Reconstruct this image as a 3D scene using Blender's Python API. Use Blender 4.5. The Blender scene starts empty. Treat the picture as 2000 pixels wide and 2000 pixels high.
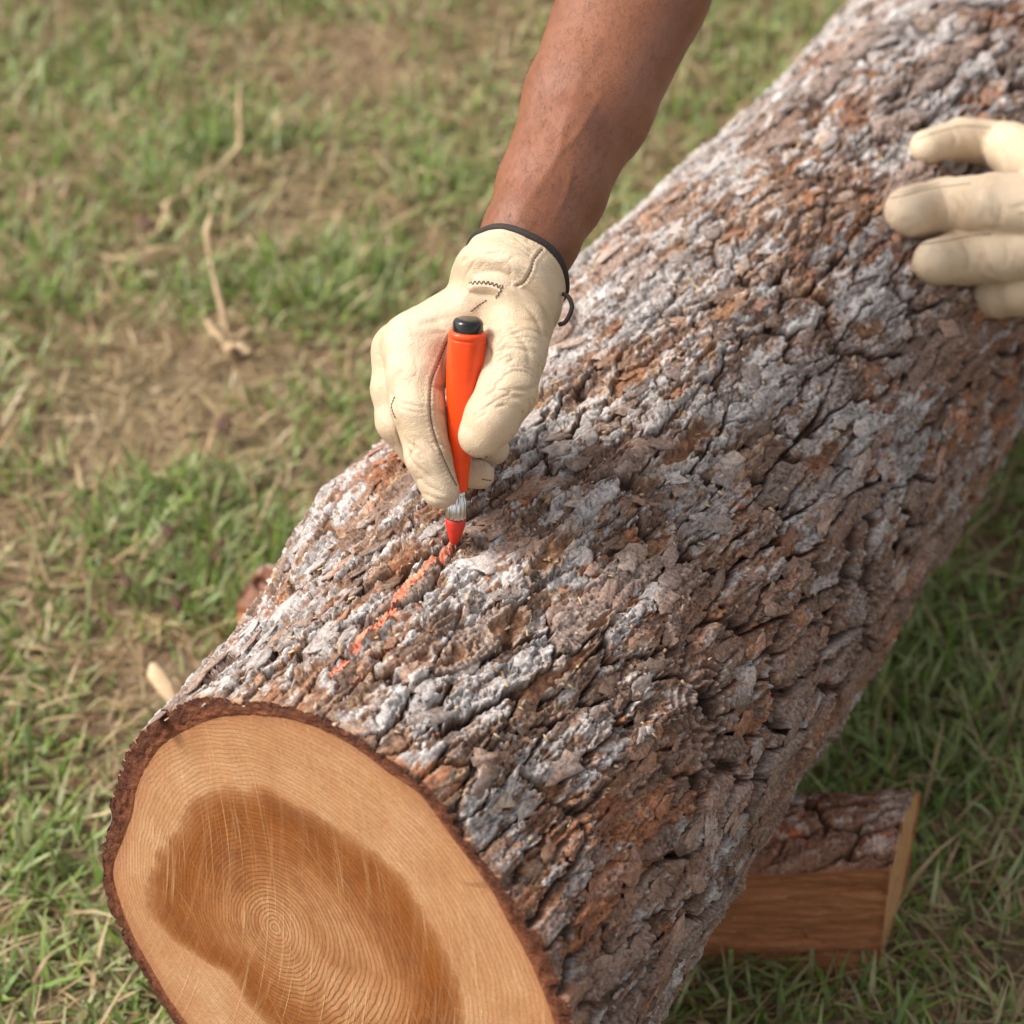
import bpy, bmesh, math, random
import numpy as np
from mathutils import Vector, Matrix
from mathutils.bvhtree import BVHTree

S = bpy.context.scene
COL = S.collection
rng = np.random.default_rng(7)
random.seed(7)

# ------------------------------------------------------------------ camera, sky, sun, exposure
FPX = 4760.0                      # focal length in photo pixels (photo is 2000 px wide)
PITCH = math.radians(37.2)
CAMH = 1.195
cam_d = bpy.data.cameras.new('camera')
cam = bpy.data.objects.new('camera', cam_d); COL.objects.link(cam)
cam.location = (0, 0, CAMH)
cam.rotation_euler = (math.pi / 2 - PITCH, 0, 0)
cam_d.sensor_width = 36.0
cam_d.lens = FPX / 2000 * 36.0
cam_d.clip_start = 0.05
cam_d.clip_end = 500
cam_d.dof.use_dof = True
cam_d.dof.focus_distance = 1.29
cam_d.dof.aperture_fstop = 7.6
S.camera = cam

SUN_DIR = Vector((-0.66, 0.02, 0.75)).normalized()      # towards the sun
W = bpy.data.worlds.new('World'); S.world = W; W.use_nodes = True
wn = W.node_tree.nodes; wl = W.node_tree.links
sky = wn.new('ShaderNodeTexSky'); sky.sky_type = 'NISHITA'; sky.sun_disc = False
sky.sun_elevation = math.asin(SUN_DIR.z)
sky.sun_rotation = math.atan2(SUN_DIR.x, SUN_DIR.y)
sky.air_density = 1.0; sky.dust_density = 4.0; sky.ozone_density = 1.0
hsv = wn.new('ShaderNodeHueSaturation'); hsv.inputs['Saturation'].default_value = 0.18      # thin bright cloud: a whiter sky
bg = wn['Background']; bg.inputs['Strength'].default_value = 0.15
wl.new(sky.outputs[0], hsv.inputs['Color']); wl.new(hsv.outputs[0], bg.inputs[0])
sd = bpy.data.lights.new('sun', 'SUN'); sun = bpy.data.objects.new('sun', sd); COL.objects.link(sun)
sd.energy = 2.4; sd.angle = math.radians(16); sd.color = (1.0, 0.955, 0.885)
sun.rotation_euler = SUN_DIR.to_track_quat('Z', 'Y').to_euler()
S.view_settings.view_transform = 'Standard'; S.view_settings.look = 'None'
S.view_settings.exposure = 0.68; S.view_settings.gamma = 1.0
S.render.engine = 'CYCLES'

# ------------------------------------------------------------------ helpers: photo pixel <-> place
CP, SP = math.cos(PITCH), math.sin(PITCH)
CAM = np.array([0, 0, CAMH])
def rays(u, v):
    """ray per unit forward depth through photo pixel (u, v)"""
    x = (np.asarray(u, float) - 1000) / FPX; y = -(np.asarray(v, float) - 1000) / FPX
    return np.stack([x, CP + y * SP, -SP + y * CP], -1)
def at_depth(u, v, d):
    return CAM + rays(u, v) * np.asarray(d)[..., None]
def on_ground(u, v, z=0.0):
    r = rays(u, v)
    return CAM + r * ((z - CAMH) / r[..., 2])[..., None]

# ------------------------------------------------------------------ helpers: noise in numpy
def _hash(ix, iy, seed):
    h = (ix.astype(np.int64) * 374761393 + iy.astype(np.int64) * 668265263 + seed * 982451653) & 0xFFFFFFFF
    h = ((h ^ (h >> 13)) * 1274126177) & 0xFFFFFFFF
    h = ((h ^ (h >> 16)) * 2246822519) & 0xFFFFFFFF
    return ((h ^ (h >> 15)) & 0xFFFFFF) / float(0x1000000)
def vnoise(x, y, seed=0):
    ix = np.floor(x); iy = np.floor(y); fx = x - ix; fy = y - iy
    fx = fx * fx * fx * (fx * (fx * 6 - 15) + 10); fy = fy * fy * fy * (fy * (fy * 6 - 15) + 10)
    a = _hash(ix, iy, seed); b = _hash(ix + 1, iy, seed); c = _hash(ix, iy + 1, seed); d = _hash(ix + 1, iy + 1, seed)
    return (a + (b - a) * fx) * (1 - fy) + (c + (d - c) * fx) * fy
def fbm(x, y, seed=0, oct=4, gain=0.5):
    t = np.zeros_like(x); a = 1.0; n = 0.0
    for o in range(oct):
        t += a * (vnoise(x, y, seed + 17 * o) - 0.5) * 2; n += a; a *= gain; x = x * 2.03 + 5.1; y = y * 2.03 + 1.7
    return t / n
def sstep(a, b, x):
    t = np.clip((x - a) / (b - a), 0, 1); return t * t * (3 - 2 * t)
def voronoi(x, y, seed, jit=0.85):
    """x, y in cell units -> F1, F2, id (ix, iy), vector to the seed"""
    ix = np.floor(x); iy = np.floor(y)
    f1 = np.full(x.shape, 9e9); f2 = f1.copy(); gx = np.zeros_like(x); gy = np.zeros_like(x); dx1 = np.zeros_like(x); dy1 = np.zeros_like(x)
    for j in (-1, 0, 1):
        for i in (-1, 0, 1):
            cx = ix + i; cy = iy + j
            px = cx + 0.5 + jit * (_hash(cx, cy, seed) - 0.5); py = cy + 0.5 + jit * (_hash(cx, cy, seed + 1) - 0.5)
            dx = x - px; dy = y - py; d = dx * dx + dy * dy
            m = d < f1
            f2 = np.where(m, f1, np.minimum(f2, d)); f1 = np.where(m, d, f1)
            gx = np.where(m, cx, gx); gy = np.where(m, cy, gy); dx1 = np.where(m, dx, dx1); dy1 = np.where(m, dy, dy1)
    return np.sqrt(f1), np.sqrt(f2), gx, gy, dx1, dy1
def catmull(P, n=8):
    P = np.asarray(P, float); Q = np.vstack([2 * P[0] - P[1], P, 2 * P[-1] - P[-2]]); out = []
    for i in range(1, len(Q) - 2):
        for t in np.linspace(0, 1, n, endpoint=False):
            a, b, c, d = Q[i - 1], Q[i], Q[i + 1], Q[i + 2]
            out.append(0.5 * (2 * b + (c - a) * t + (2 * a - 5 * b + 4 * c - d) * t * t + (3 * b - a - 3 * c + d) * t ** 3))
    out.append(P[-1]); return np.array(out)
def poly_dist(x, y, P):
    """distance to a polyline and the arc fraction of the foot point"""
    best = np.full(np.shape(x), 9e9); tt = np.zeros(np.shape(x)); n = len(P) - 1
    for i in range(n):
        ax, ay = P[i]; bx, by = P[i + 1]; ex, ey = bx - ax, by - ay; l2 = ex * ex + ey * ey + 1e-18
        t = np.clip(((x - ax) * ex + (y - ay) * ey) / l2, 0, 1)
        d = np.hypot(x - ax - t * ex, y - ay - t * ey)
        m = d < best; best = np.where(m, d, best); tt = np.where(m, (i + t) / n, tt)
    return best, tt

# ------------------------------------------------------------------ helpers: meshes
def mesh_np(name, V, F, smooth=True, attrs=None, colors=None):
    V = np.ascontiguousarray(V, np.float32); F = np.ascontiguousarray(F, np.int32)
    me = bpy.data.meshes.new(name); k = F.shape[1]
    me.vertices.add(len(V)); me.vertices.foreach_set('co', V.ravel())
    me.loops.add(F.size); me.loops.foreach_set('vertex_index', F.ravel())
    me.polygons.add(len(F)); me.polygons.foreach_set('loop_start', np.arange(0, F.size, k, dtype=np.int32))
    if smooth: me.polygons.foreach_set('use_smooth', np.ones(len(F), bool))
    me.update(calc_edges=True)
    for nm, a in (attrs or {}).items():
        t = me.attributes.new(nm, 'FLOAT', 'POINT'); t.data.foreach_set('value', np.ascontiguousarray(a, np.float32))
    for nm, a in (colors or {}).items():
        t = me.attributes.new(nm, 'FLOAT_COLOR', 'POINT')
        c = np.ones((len(V), 4), np.float32); c[:, :3] = a; t.data.foreach_set('color', c.ravel())
    return me
def obj(name, me, mat=None, parent=None):
    o = bpy.data.objects.new(name, me); COL.objects.link(o)
    if mat: me.materials.append(mat)
    if parent: o.parent = parent
    return o
def thing(name, label, cat, loc=(0, 0, 0), group=None):
    o = bpy.data.objects.new(name, None); COL.objects.link(o); o.location = loc; o.empty_display_size = 0.02
    return tag(o, label, cat, group)
def tag(o, label=None, cat=None, group=None, kind=None):
    for k, v in (('label', label), ('category', cat), ('group', group), ('kind', kind)):
        if v: o[k] = v
    return o
def child(name, V, F, mat, parent, **kw):
    """part whose vertices are given in world coordinates"""
    V = np.asarray(V, float) - np.array(parent_origin(parent))
    return obj(name, mesh_np(name, V, F, **kw), mat, parent)
def parent_origin(p):
    t = Vector((0, 0, 0))
    while p: t = t + p.location; p = p.parent
    return t
def grid_faces(nr, nc, wrap=False):
    i, j = np.meshgrid(np.arange(nr - 1), np.arange(nc if wrap else nc - 1), indexing='ij')
    a = i * nc + j; b = i * nc + (j + 1) % nc
    return np.stack([a, b, b + nc, a + nc], -1).reshape(-1, 4)
def tube_np(P, r, n=8, closed=False, caps=True):
    P = np.asarray(P, float); m = len(P); r = np.broadcast_to(np.asarray(r, float), (m,))
    T = (np.roll(P, -1, 0) - np.roll(P, 1, 0)) if closed else np.gradient(P, axis=0)
    T /= np.linalg.norm(T, axis=1, keepdims=True) + 1e-12
    up = np.array([0.13, 0.21, 0.97]); V = []
    for i in range(m):
        x = up - T[i] * (up @ T[i])
        if np.linalg.norm(x) < 1e-3: x = np.cross(T[i], [1, 0, 0])
        x /= np.linalg.norm(x); up = x; y = np.cross(T[i], x)
        a = np.arange(n) * 2 * math.pi / n
        V.append(P[i] + r[i] * (np.cos(a)[:, None] * x + np.sin(a)[:, None] * y))
    V = np.concatenate(V); F = grid_faces(m, n, True)
    if closed:
        a = (m - 1) * n + np.arange(n); b = (m - 1) * n + (np.arange(n) + 1) % n
        F = np.vstack([F, np.stack([a, b, (np.arange(n) + 1) % n, np.arange(n)], 1)])
    elif caps:
        V = np.vstack([V, P[:1], P[-1:]]); c0 = m * n
        q = np.arange(n); F = np.vstack([F, np.stack([(q + 1) % n, q, np.full(n, c0), np.full(n, c0)], 1)]) if False else F
        # caps drawn as quads that close on the opposite side
        h = n // 2
        k = np.arange(h - 1)
        F = np.vstack([F, np.stack([k, k + 1, n - 2 - k, n - 1 - k], 1)[:, ::-1],
                       (m - 1) * n + np.stack([k, k + 1, n - 2 - k, n - 1 - k], 1)])
        V = V[:-2]
    return V, F
def join(parts):
    Vs, Fs, o = [], [], 0
    for V, F in parts: Vs.append(V); Fs.append(F + o); o += len(V)
    return np.vstack(Vs), np.vstack(Fs)
def surface_nets(D, org, h):
    """naive surface nets on the scalar grid D (negative inside)"""
    s = D < 0; nx, ny, nz = D.shape
    cnt = np.zeros((nx - 1, ny - 1, nz - 1), np.int8)
    for a in (0, 1):
        for b in (0, 1):
            for c in (0, 1): cnt += s[a:nx - 1 + a, b:ny - 1 + b, c:nz - 1 + c]
    I = np.argwhere((cnt > 0) & (cnt < 8)); idx = np.full(cnt.shape, -1, np.int64); idx[tuple(I.T)] = np.arange(len(I))
    acc = np.zeros((len(I), 3)); num = np.zeros(len(I))
    cs = [(0, 0, 0), (1, 0, 0), (0, 1, 0), (0, 0, 1), (1, 1, 0), (1, 0, 1), (0, 1, 1), (1, 1, 1)]
    for p in cs:
        for q in cs:
            if sum(q) == sum(p) + 1 and all(q[k] >= p[k] for k in range(3)):
                d0 = D[I[:, 0] + p[0], I[:, 1] + p[1], I[:, 2] + p[2]]; d1 = D[I[:, 0] + q[0], I[:, 1] + q[1], I[:, 2] + q[2]]
                m = (d0 < 0) != (d1 < 0); t = np.where(m, d0 / np.where(m, d0 - d1, 1), 0)
                acc += np.where(m[:, None], np.array(p) + t[:, None] * (np.array(q) - np.array(p)), 0); num += m
    V = org + (I + acc / num[:, None]) * h
    F = []
    for ax in range(3):
        o1, o2 = [(1, 2), (2, 0), (0, 1)][ax]
        sl0 = [slice(1, -1)] * 3; sl0[ax] = slice(0, -1); sl1 = [slice(1, -1)] * 3; sl1[ax] = slice(1, None)
        A = s[tuple(sl0)]; B = s[tuple(sl1)]
        for flip, M in ((False, A & ~B), (True, ~A & B)):
            E = np.argwhere(M); off = np.ones(3, int); off[ax] = 0; E = E + off
            e1 = np.zeros(3, int); e1[o1] = 1; e2 = np.zeros(3, int); e2[o2] = 1
            q = [idx[tuple((E - e1 - e2).T)], idx[tuple((E - e2).T)], idx[tuple(E.T)], idx[tuple((E - e1).T)]]
            q = np.stack(q, 1); F.append(q[:, ::-1] if flip else q)
    F = np.vstack(F); return V, F[(F >= 0).all(1)]

# ------------------------------------------------------------------ helpers: materials
class NT:
    def __init__(s, name, rough=0.8):
        s.m = bpy.data.materials.new(name); s.m.use_nodes = True; s.t = s.m.node_tree; s.n = s.t.nodes
        s.p = s.n['Principled BSDF']; s.p.inputs['Roughness'].default_value = rough
    def node(s, ty, **kw):
        n = s.n.new(ty)
        for k, v in kw.items(): setattr(n, k, v)
        return n
    def link(s, a, b): s.t.links.new(a, b)
    def put(s, sock, v):
        if hasattr(v, 'is_output') or isinstance(v, bpy.types.NodeSocket): s.link(v, sock)
        elif v is not None: sock.default_value = (*v, 1) if isinstance(v, tuple) and len(v) == 3 and sock.type == 'RGBA' else v
    def attr(s, nm, color=False):
        n = s.node('ShaderNodeAttribute', attribute_name=nm); return n.outputs['Color' if color else 'Fac']
    def coord(s, which='Object', scale=None, rot=None):
        c = s.node('ShaderNodeTexCoord').outputs[which]
        if scale or rot:
            m = s.node('ShaderNodeMapping'); s.link(c, m.inputs[0])
            if scale: m.inputs['Scale'].default_value = scale
            if rot: m.inputs['Rotation'].default_value = rot
            return m.outputs[0]
        return c
    def noise(s, vec, scale, detail=4, rough=0.55, dist=0.0):
        n = s.node('ShaderNodeTexNoise'); s.link(vec, n.inputs['Vector'])
        n.inputs['Scale'].default_value = scale; n.inputs['Detail'].default_value = detail
        n.inputs['Roughness'].default_value = rough; n.inputs['Distortion'].default_value = dist
        return n.outputs['Fac']
    def voro(s, vec, scale, feature='F1', out='Distance'):
        n = s.node('ShaderNodeTexVoronoi', feature=feature); s.link(vec, n.inputs['Vector']); n.inputs['Scale'].default_value = scale
        return n.outputs[out]
    def math(s, op, a, b=None, c=None, clamp=False):
        n = s.node('ShaderNodeMath', operation=op, use_clamp=clamp); s.put(n.inputs[0], a)
        if b is not None: s.put(n.inputs[1], b)
        if c is not None: s.put(n.inputs[2], c)
        return n.outputs[0]
    def ramp(s, fac, stops, interp='LINEAR'):
        n = s.node('ShaderNodeValToRGB'); s.link(fac, n.inputs[0]); r = n.color_ramp; r.interpolation = interp
        while len(r.elements) < len(stops): r.elements.new(0.5)
        for e, (p, c) in zip(r.elements, stops):
            e.position = p; e.color = (*c, 1) if isinstance(c, tuple) else (c, c, c, 1)
        return n.outputs[0]
    def mix(s, fac, a, b, blend='MIX'):
        n = s.node('ShaderNodeMix', data_type='RGBA', blend_type=blend); n.clamp_factor = True
        s.put(n.inputs[0], fac); s.put(n.inputs[6], a); s.put(n.inputs[7], b); return n.outputs[2]
    def bump(s, h, dist, strength=1.0, prev=None):
        n = s.node('ShaderNodeBump'); s.link(h, n.inputs['Height']); n.inputs['Distance'].default_value = dist
        n.inputs['Strength'].default_value = strength
        if prev: s.link(prev, n.inputs['Normal'])
        return n.outputs[0]
    def done(s, color=None, normal=None, rough=None, **kw):
        if color is not None: s.put(s.p.inputs['Base Color'], color)
        if normal is not None: s.link(normal, s.p.inputs['Normal'])
        if rough is not None: s.put(s.p.inputs['Roughness'], rough)
        for k, v in kw.items(): s.put(s.p.inputs[k.replace('_', ' ')], v)
        return s.m

def mat_bark():
    t = NT('bark', 0.9); c = t.coord()
    col = t.attr('bark_color', True)
    n1 = t.noise(c, 420, 5, 0.65); n2 = t.noise(c, 1100, 3, 0.6)
    v = t.ramp(n1, [(0.25, 0.38), (0.5, 1.0), (0.75, 1.45)])
    col = t.mix(1.0, col, v, 'MULTIPLY')
    h = t.math('ADD', t.math('MULTIPLY', n1, 1.0), t.math('MULTIPLY', n2, 0.5))
    return t.done(col, t.bump(h, 0.0015, 0.9), t.ramp(n1, [(0.3, 0.95), (0.8, 0.75)]), Specular_IOR_Level=0.25)
def mat_inner_bark():
    t = NT('inner_bark', 0.85); c = t.coord()
    n = t.noise(c, 160, 6, 0.7); g = t.noise(c, 700, 3, 0.6)
    col = t.ramp(n, [(0.25, (0.035, 0.011, 0.006)), (0.5, (0.095, 0.029, 0.013)), (0.8, (0.20, 0.07, 0.03))])
    q = t.math('ADD', t.attr('depth'), t.math('MULTIPLY_ADD', t.noise(c, 70, 4, 0.6), 0.9, -0.45))
    col = t.mix(t.ramp(q, [(0.15, 0.85), (0.55, 0.0)]), col, (0.21, 0.068, 0.028))
    return t.done(col, t.bump(t.math('ADD', n, g), 0.0015, 0.8), Specular_IOR_Level=0.3)
def mat_face():
    t = NT('cut_wood', 0.62); c = t.coord()
    heart = t.attr('heart'); sap = t.attr('sap'); rr = t.attr('ring_radius')
    big = t.noise(c, 9, 4, 0.55); mid = t.noise(c, 34, 5, 0.6); fine = t.noise(c, 500, 4, 0.65)
    # growth rings
    wob = t.math('MULTIPLY', t.noise(c, 14, 4, 0.55), 0.016)
    ph = t.math('MULTIPLY', t.math('ADD', rr, wob), 2 * math.pi / 0.0027)
    ring = t.math('MULTIPLY_ADD', t.math('SINE', ph), 0.5, 0.5)
    ring = t.math('POWER', ring, 4.0)
    ring2 = t.math('MULTIPLY_ADD', t.math('SINE', t.math('MULTIPLY', ph, 0.37)), 0.5, 0.5)
    ring = t.math('MULTIPLY', ring, t.math('MULTIPLY_ADD', t.noise(c, 20, 3, 0.6), 1.4, 0.05), clamp=True)
    sapc = t.ramp(t.math('MULTIPLY_ADD', mid, 0.5, t.math('MULTIPLY', big, 0.5)), [(0.36, (0.43, 0.20, 0.085)), (0.5, (0.51, 0.265, 0.125)), (0.64, (0.58, 0.345, 0.185))])
    hrtc = t.ramp(mid, [(0.32, (0.18, 0.048, 0.007)), (0.5, (0.32, 0.10, 0.014)), (0.68, (0.46, 0.185, 0.042))])
    corec = t.ramp(mid, [(0.32, (0.33, 0.135, 0.045)), (0.5, (0.45, 0.21, 0.085)), (0.7, (0.54, 0.29, 0.14))])
    hh = t.math('ADD', heart, t.math('ADD', t.math('MULTIPLY_ADD', t.noise(c, 60, 5, 0.65), 0.14, -0.07), t.math('MULTIPLY_ADD', t.noise(c, 16, 3, 0.5), 0.06, -0.03)))
    core = t.ramp(hh, [(0.34, 1.0), (0.80, 0.0)])
    hrt = t.mix(core, hrtc, corec)
    isap = t.ramp(hh, [(0.86, 0.0), (0.97, 0.55), (1.12, 1.0)])
    col = t.mix(isap, hrt, sapc)
    # dark outer rim of the heartwood
    edge = t.ramp(hh, [(0.45, 0.0), (0.80, 0.9), (0.93, 0.75), (1.04, 0.0)])
    col = t.mix(t.math('MULTIPLY', edge, t.math('MULTIPLY_ADD', mid, 1.5, 0.0)), col, (0.24, 0.068, 0.009))
    dark = t.mix(isap, (0.15, 0.045, 0.012), (0.34, 0.145, 0.055))
    col = t.mix(t.math('MULTIPLY', ring, 0.85), col, dark)
    col = t.mix(t.math('MULTIPLY', ring2, 0.20), col, dark)
    blot = t.ramp(t.noise(c, 22, 5, 0.7, 0.8), [(0.5, 0.0), (0.66, 0.75)])
    col = t.mix(t.math('MULTIPLY', blot, t.ramp(hh, [(0.5, 0.0), (0.7, 1.0), (0.95, 0.8), (1.0, 0.12)])), col, (0.17, 0.055, 0.016))
    # red stain creeping in from the bark
    sr = t.math('ADD', sap, t.math('MULTIPLY_ADD', mid, 0.16, -0.08))
    stain = t.ramp(sr, [(0.925, 0.0), (1.0, 0.75)])
    col = t.mix(t.math('MULTIPLY', stain, 0.7), col, (0.30, 0.10, 0.04))
    # saw scratches: long pale streaks in two slightly crossed directions
    def scratch(rot, sc, lo, hi, seed):
        m = t.coord('Object', (1, 1, 1), None)
        mp = t.node('ShaderNodeMapping'); t.link(m, mp.inputs[0]); mp.inputs['Rotation'].default_value = (0, 0, rot)
        mp2 = t.node('ShaderNodeMapping'); t.link(mp.outputs[0], mp2.inputs[0])
        mp2.inputs['Scale'].default_value = sc; bend = t.node('ShaderNodeVectorMath', operation='ADD'); sx_ = t.node('ShaderNodeSeparateXYZ'); t.link(mp.outputs[0], sx_.inputs[0]); cx_ = t.node('ShaderNodeCombineXYZ'); t.link(t.math('MULTIPLY', t.math('MULTIPLY', sx_.outputs[1], sx_.outputs[1]), 1.6), cx_.inputs[0]); t.link(mp.outputs[0], bend.inputs[0]); t.link(cx_.outputs[0], bend.inputs[1]); t.link(bend.outputs[0], mp2.inputs[0]); mp2.inputs['Location'].default_value = (seed, seed, 0)
        return t.ramp(t.noise(mp2.outputs[0], 1.0, 3, 0.6), [(lo, 0.0), (hi, 1.0)])
    patch = t.ramp(t.noise(c, 12, 3, 0.5), [(0.38, 0.0), (0.55, 1.0)])
    s1 = scratch(math.radians(4), (420, 9, 1), 0.55, 0.72, 1.7)
    s2 = scratch(math.radians(-34), (560, 12, 1), 0.60, 0.76, 4.1)
    s3 = scratch(math.radians(12), (300, 7, 1), 0.52, 0.75, 8.3)
    s = t.math('MAXIMUM', t.math('MULTIPLY', s1, patch), t.math('MULTIPLY', s2, 0.7))
    s = t.math('MAXIMUM', s, t.math('MULTIPLY', s3, 0.35))
    col = t.mix(t.math('MULTIPLY', s, 0.5), col, (0.68, 0.42, 0.20))
    col = t.mix(1.0, col, t.ramp(fine, [(0.25, 0.82), (0.75, 1.12)]), 'MULTIPLY')
    ang = t.attr('angle'); ck = t.node('ShaderNodeCombineXYZ'); t.link(t.math('MULTIPLY', ang, 14.0), ck.inputs[0]); t.link(t.math('MULTIPLY', rr, 9.0), ck.inputs[1])
    chk = t.ramp(t.noise(ck.outputs[0], 1.0, 2, 0.5), [(0.70, 0.0), (0.735, 1.0)])
    col = t.mix(t.math('MULTIPLY', chk, 0.45), col, (0.20, 0.08, 0.03))
    h = t.math('ADD', t.math('MULTIPLY', s, 0.7), t.math('ADD', t.math('MULTIPLY', fine, 0.7), t.math('MULTIPLY', ring, -0.16)))
    return t.done(col, t.bump(h, 0.0006, 0.7), 0.62, Specular_IOR_Level=0.35)
def mat_simple_wood(name, a, b, c3, stretch, rough=0.65):
    t = NT(name, rough); c = t.coord('Object', stretch)
    n = t.noise(c, 1.0, 6, 0.65, 0.6); f = t.noise(c, 6.0, 3, 0.6)
    col = t.ramp(n, [(0.25, a), (0.5, b), (0.75, c3)])
    col = t.mix(1.0, col, t.ramp(f, [(0.25, 0.8), (0.75, 1.15)]), 'MULTIPLY')
    return t.done(col, t.bump(t.math('ADD', n, f), 0.002, 0.8), Specular_IOR_Level=0.3)
def mat_leather():
    t = NT('glove_leather', 0.55); c = t.coord()
    n = t.noise(c, 26, 4, 0.55); v = t.voro(c, 900, 'DISTANCE_TO_EDGE'); g = t.noise(c, 240, 4, 0.6)
    w = t.noise(t.coord('Object', (90, 150, 60)), 1.0, 4, 0.6, 1.4)
    col = t.ramp(n, [(0.25, (0.53, 0.385, 0.24)), (0.5, (0.58, 0.435, 0.29)), (0.78, (0.63, 0.495, 0.345))])
    grime = t.ramp(t.noise(c, 60, 5, 0.65), [(0.62, 0.0), (0.8, 0.35)])
    col = t.mix(grime, col, (0.44, 0.29, 0.16))
    b = t.bump(t.ramp(v, [(0.0, 0.0), (0.25, 1.0)]), 0.00035, 0.5)
    b = t.bump(g, 0.0002, 0.25, b); b = t.bump(t.ramp(t.math('ABSOLUTE', t.math('SUBTRACT', w, 0.5)), [(0.0, 0.0), (0.03, 1.0)]), 0.0004, 0.35, b)
    return t.done(col, b, t.ramp(g, [(0.3, 0.40), (0.7, 0.52)]), Specular_IOR_Level=0.5)
def mat_skin():
    t = NT('skin', 0.5); c = t.coord()
    n = t.noise(c, 14, 3, 0.5); f = t.noise(c, 900, 4, 0.65); v = t.voro(c, 1500, 'DISTANCE_TO_EDGE')
    col = t.ramp(n, [(0.25, (0.185, 0.065, 0.030)), (0.5, (0.22, 0.08, 0.038)), (0.78, (0.26, 0.10, 0.050))])
    sp = t.ramp(t.voro(c, 75), [(0.04, 0.4), (0.07, 0.0)])
    col = t.mix(sp, col, (0.13, 0.045, 0.025))
    col = t.mix(1.0, col, t.ramp(f, [(0.25, 0.92), (0.75, 1.06)]), 'MULTIPLY')
    b = t.bump(v, 0.0003, 0.45); b = t.bump(f, 0.0006, 0.4, b)
    t.p.inputs['Subsurface Weight'].default_value = 0.08
    t.p.inputs['Subsurface Radius'].default_value = (1.0, 0.35, 0.2); t.p.inputs['Subsurface Scale'].default_value = 0.004
    return t.done(col, b, 0.48, Specular_IOR_Level=0.45)
def mat_plain(name, col, rough=0.5, metal=0.0, var=0.12, scale=120, spec=0.5, bump=0.0003):
    t = NT(name, rough); c = t.coord(); n = t.noise(c, scale, 5, 0.6)
    cc = t.mix(1.0, t.mix(0.0, col, col), t.ramp(n, [(0.25, 1 - var), (0.75, 1 + var)]), 'MULTIPLY')
    return t.done(cc, t.bump(n, bump, 0.6), t.ramp(n, [(0.3, max(rough - .08, 0)), (0.7, min(rough + .1, 1))]), Metallic=metal, Specular_IOR_Level=spec)
def mat_ground():
    t = NT('soil', 0.95); c = t.coord()
    big = t.noise(c, 3.2, 5, 0.6); mid = t.noise(c, 30, 5, 0.65); f = t.noise(c, 220, 5, 0.7)
    st = t.noise(t.coord('Object', (300, 60, 60), (0, 0, 0.6)), 1.0, 3, 0.6, 1.0)
    a = t.ramp(mid, [(0.25, (0.13, 0.08, 0.045)), (0.5, (0.30, 0.195, 0.115)), (0.75, (0.44, 0.31, 0.19))])
    g = t.mix(t.ramp(big, [(0.45, 0.0), (0.6, 0.45)]), a, (0.10, 0.11, 0.04))
    col = t.mix(1.0, g, t.ramp(f, [(0.25, 0.6), (0.75, 1.3)]), 'MULTIPLY')
    col = t.mix(t.ramp(st, [(0.55, 0.0), (0.7, 0.5)]), col, (0.52, 0.38, 0.23))
    return t.done(col, t.bump(t.math('ADD', t.math('ADD', mid, f), st), 0.012, 0.9), Specular_IOR_Level=0.2)
def mat_grass():
    t = NT('grass_blade', 0.5); col = t.attr('blade_color', True)
    t.p.inputs['Subsurface Weight'].default_value = 0.0
    n = t.noise(t.coord(), 150, 3, 0.6)
    c2 = t.mix(1.0, col, t.ramp(n, [(0.3, 0.85), (0.7, 1.15)]), 'MULTIPLY')
    tr = t.node('ShaderNodeBsdfTranslucent'); t.link(c2, tr.inputs[0])
    mx = t.node('ShaderNodeMixShader'); mx.inputs[0].default_value = 0.3
    t.link(t.p.outputs[0], mx.inputs[1]); t.link(tr.outputs[0], mx.inputs[2]); t.link(mx.outputs[0], t.n['Material Output'].inputs[0])
    return t.done(c2, None, 0.45, Specular_IOR_Level=0.4)

M = dict(bark=mat_bark(), inner=mat_inner_bark(), face=mat_face(), leather=mat_leather(), skin=mat_skin(), soil=mat_ground(), grass=mat_grass(),
         trim=mat_plain('binding_fabric', (0.022, 0.014, 0.011), 0.75, var=0.4, scale=900, bump=0.0008),
         thread=mat_plain('stitch_thread', (0.12, 0.075, 0.055), 0.8, var=0.3, scale=900),
         orange=mat_plain('orange_plastic', (0.80, 0.062, 0.004), 0.36, var=0.10, scale=110, bump=0.00025),
         black=mat_plain('black_plastic', (0.008, 0.007, 0.007), 0.16, var=0.2, bump=0.0001),
         chrome=mat_plain('ferrule_metal', (0.62, 0.60, 0.58), 0.24, 1.0, var=0.1, bump=0.00005),
         lead=mat_plain('red_crayon', (0.56, 0.03, 0.012), 0.6, var=0.2, scale=300, bump=0.0006),
         chalk=mat_plain('crayon_mark', (0.72, 0.235, 0.135), 0.9, var=0.4, scale=500, bump=0.0006),
         split=mat_simple_wood('split_wood', (0.20, 0.065, 0.025), (0.40, 0.155, 0.064), (0.52, 0.24, 0.11), (20, 120, 260)),
         endgrain=mat_simple_wood('sawn_end', (0.40, 0.19, 0.08), (0.50, 0.26, 0.12), (0.58, 0.34, 0.17), (90, 90, 40)),
         chip=mat_simple_wood('pale_wood', (0.52, 0.34, 0.19), (0.64, 0.45, 0.27), (0.72, 0.55, 0.36), (60, 200, 200)),
         straw=mat_simple_wood('dry_straw', (0.36, 0.235, 0.12), (0.52, 0.365, 0.21), (0.62, 0.47, 0.29), (120, 120, 120)),
         leaf=mat_simple_wood('dead_leaf', (0.05, 0.026, 0.018), (0.10, 0.05, 0.03), (0.19, 0.10, 0.055), (80, 80, 80)))
M['hair'] = mat_plain('arm_hair', (0.018, 0.009, 0.006), 0.5)

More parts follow.
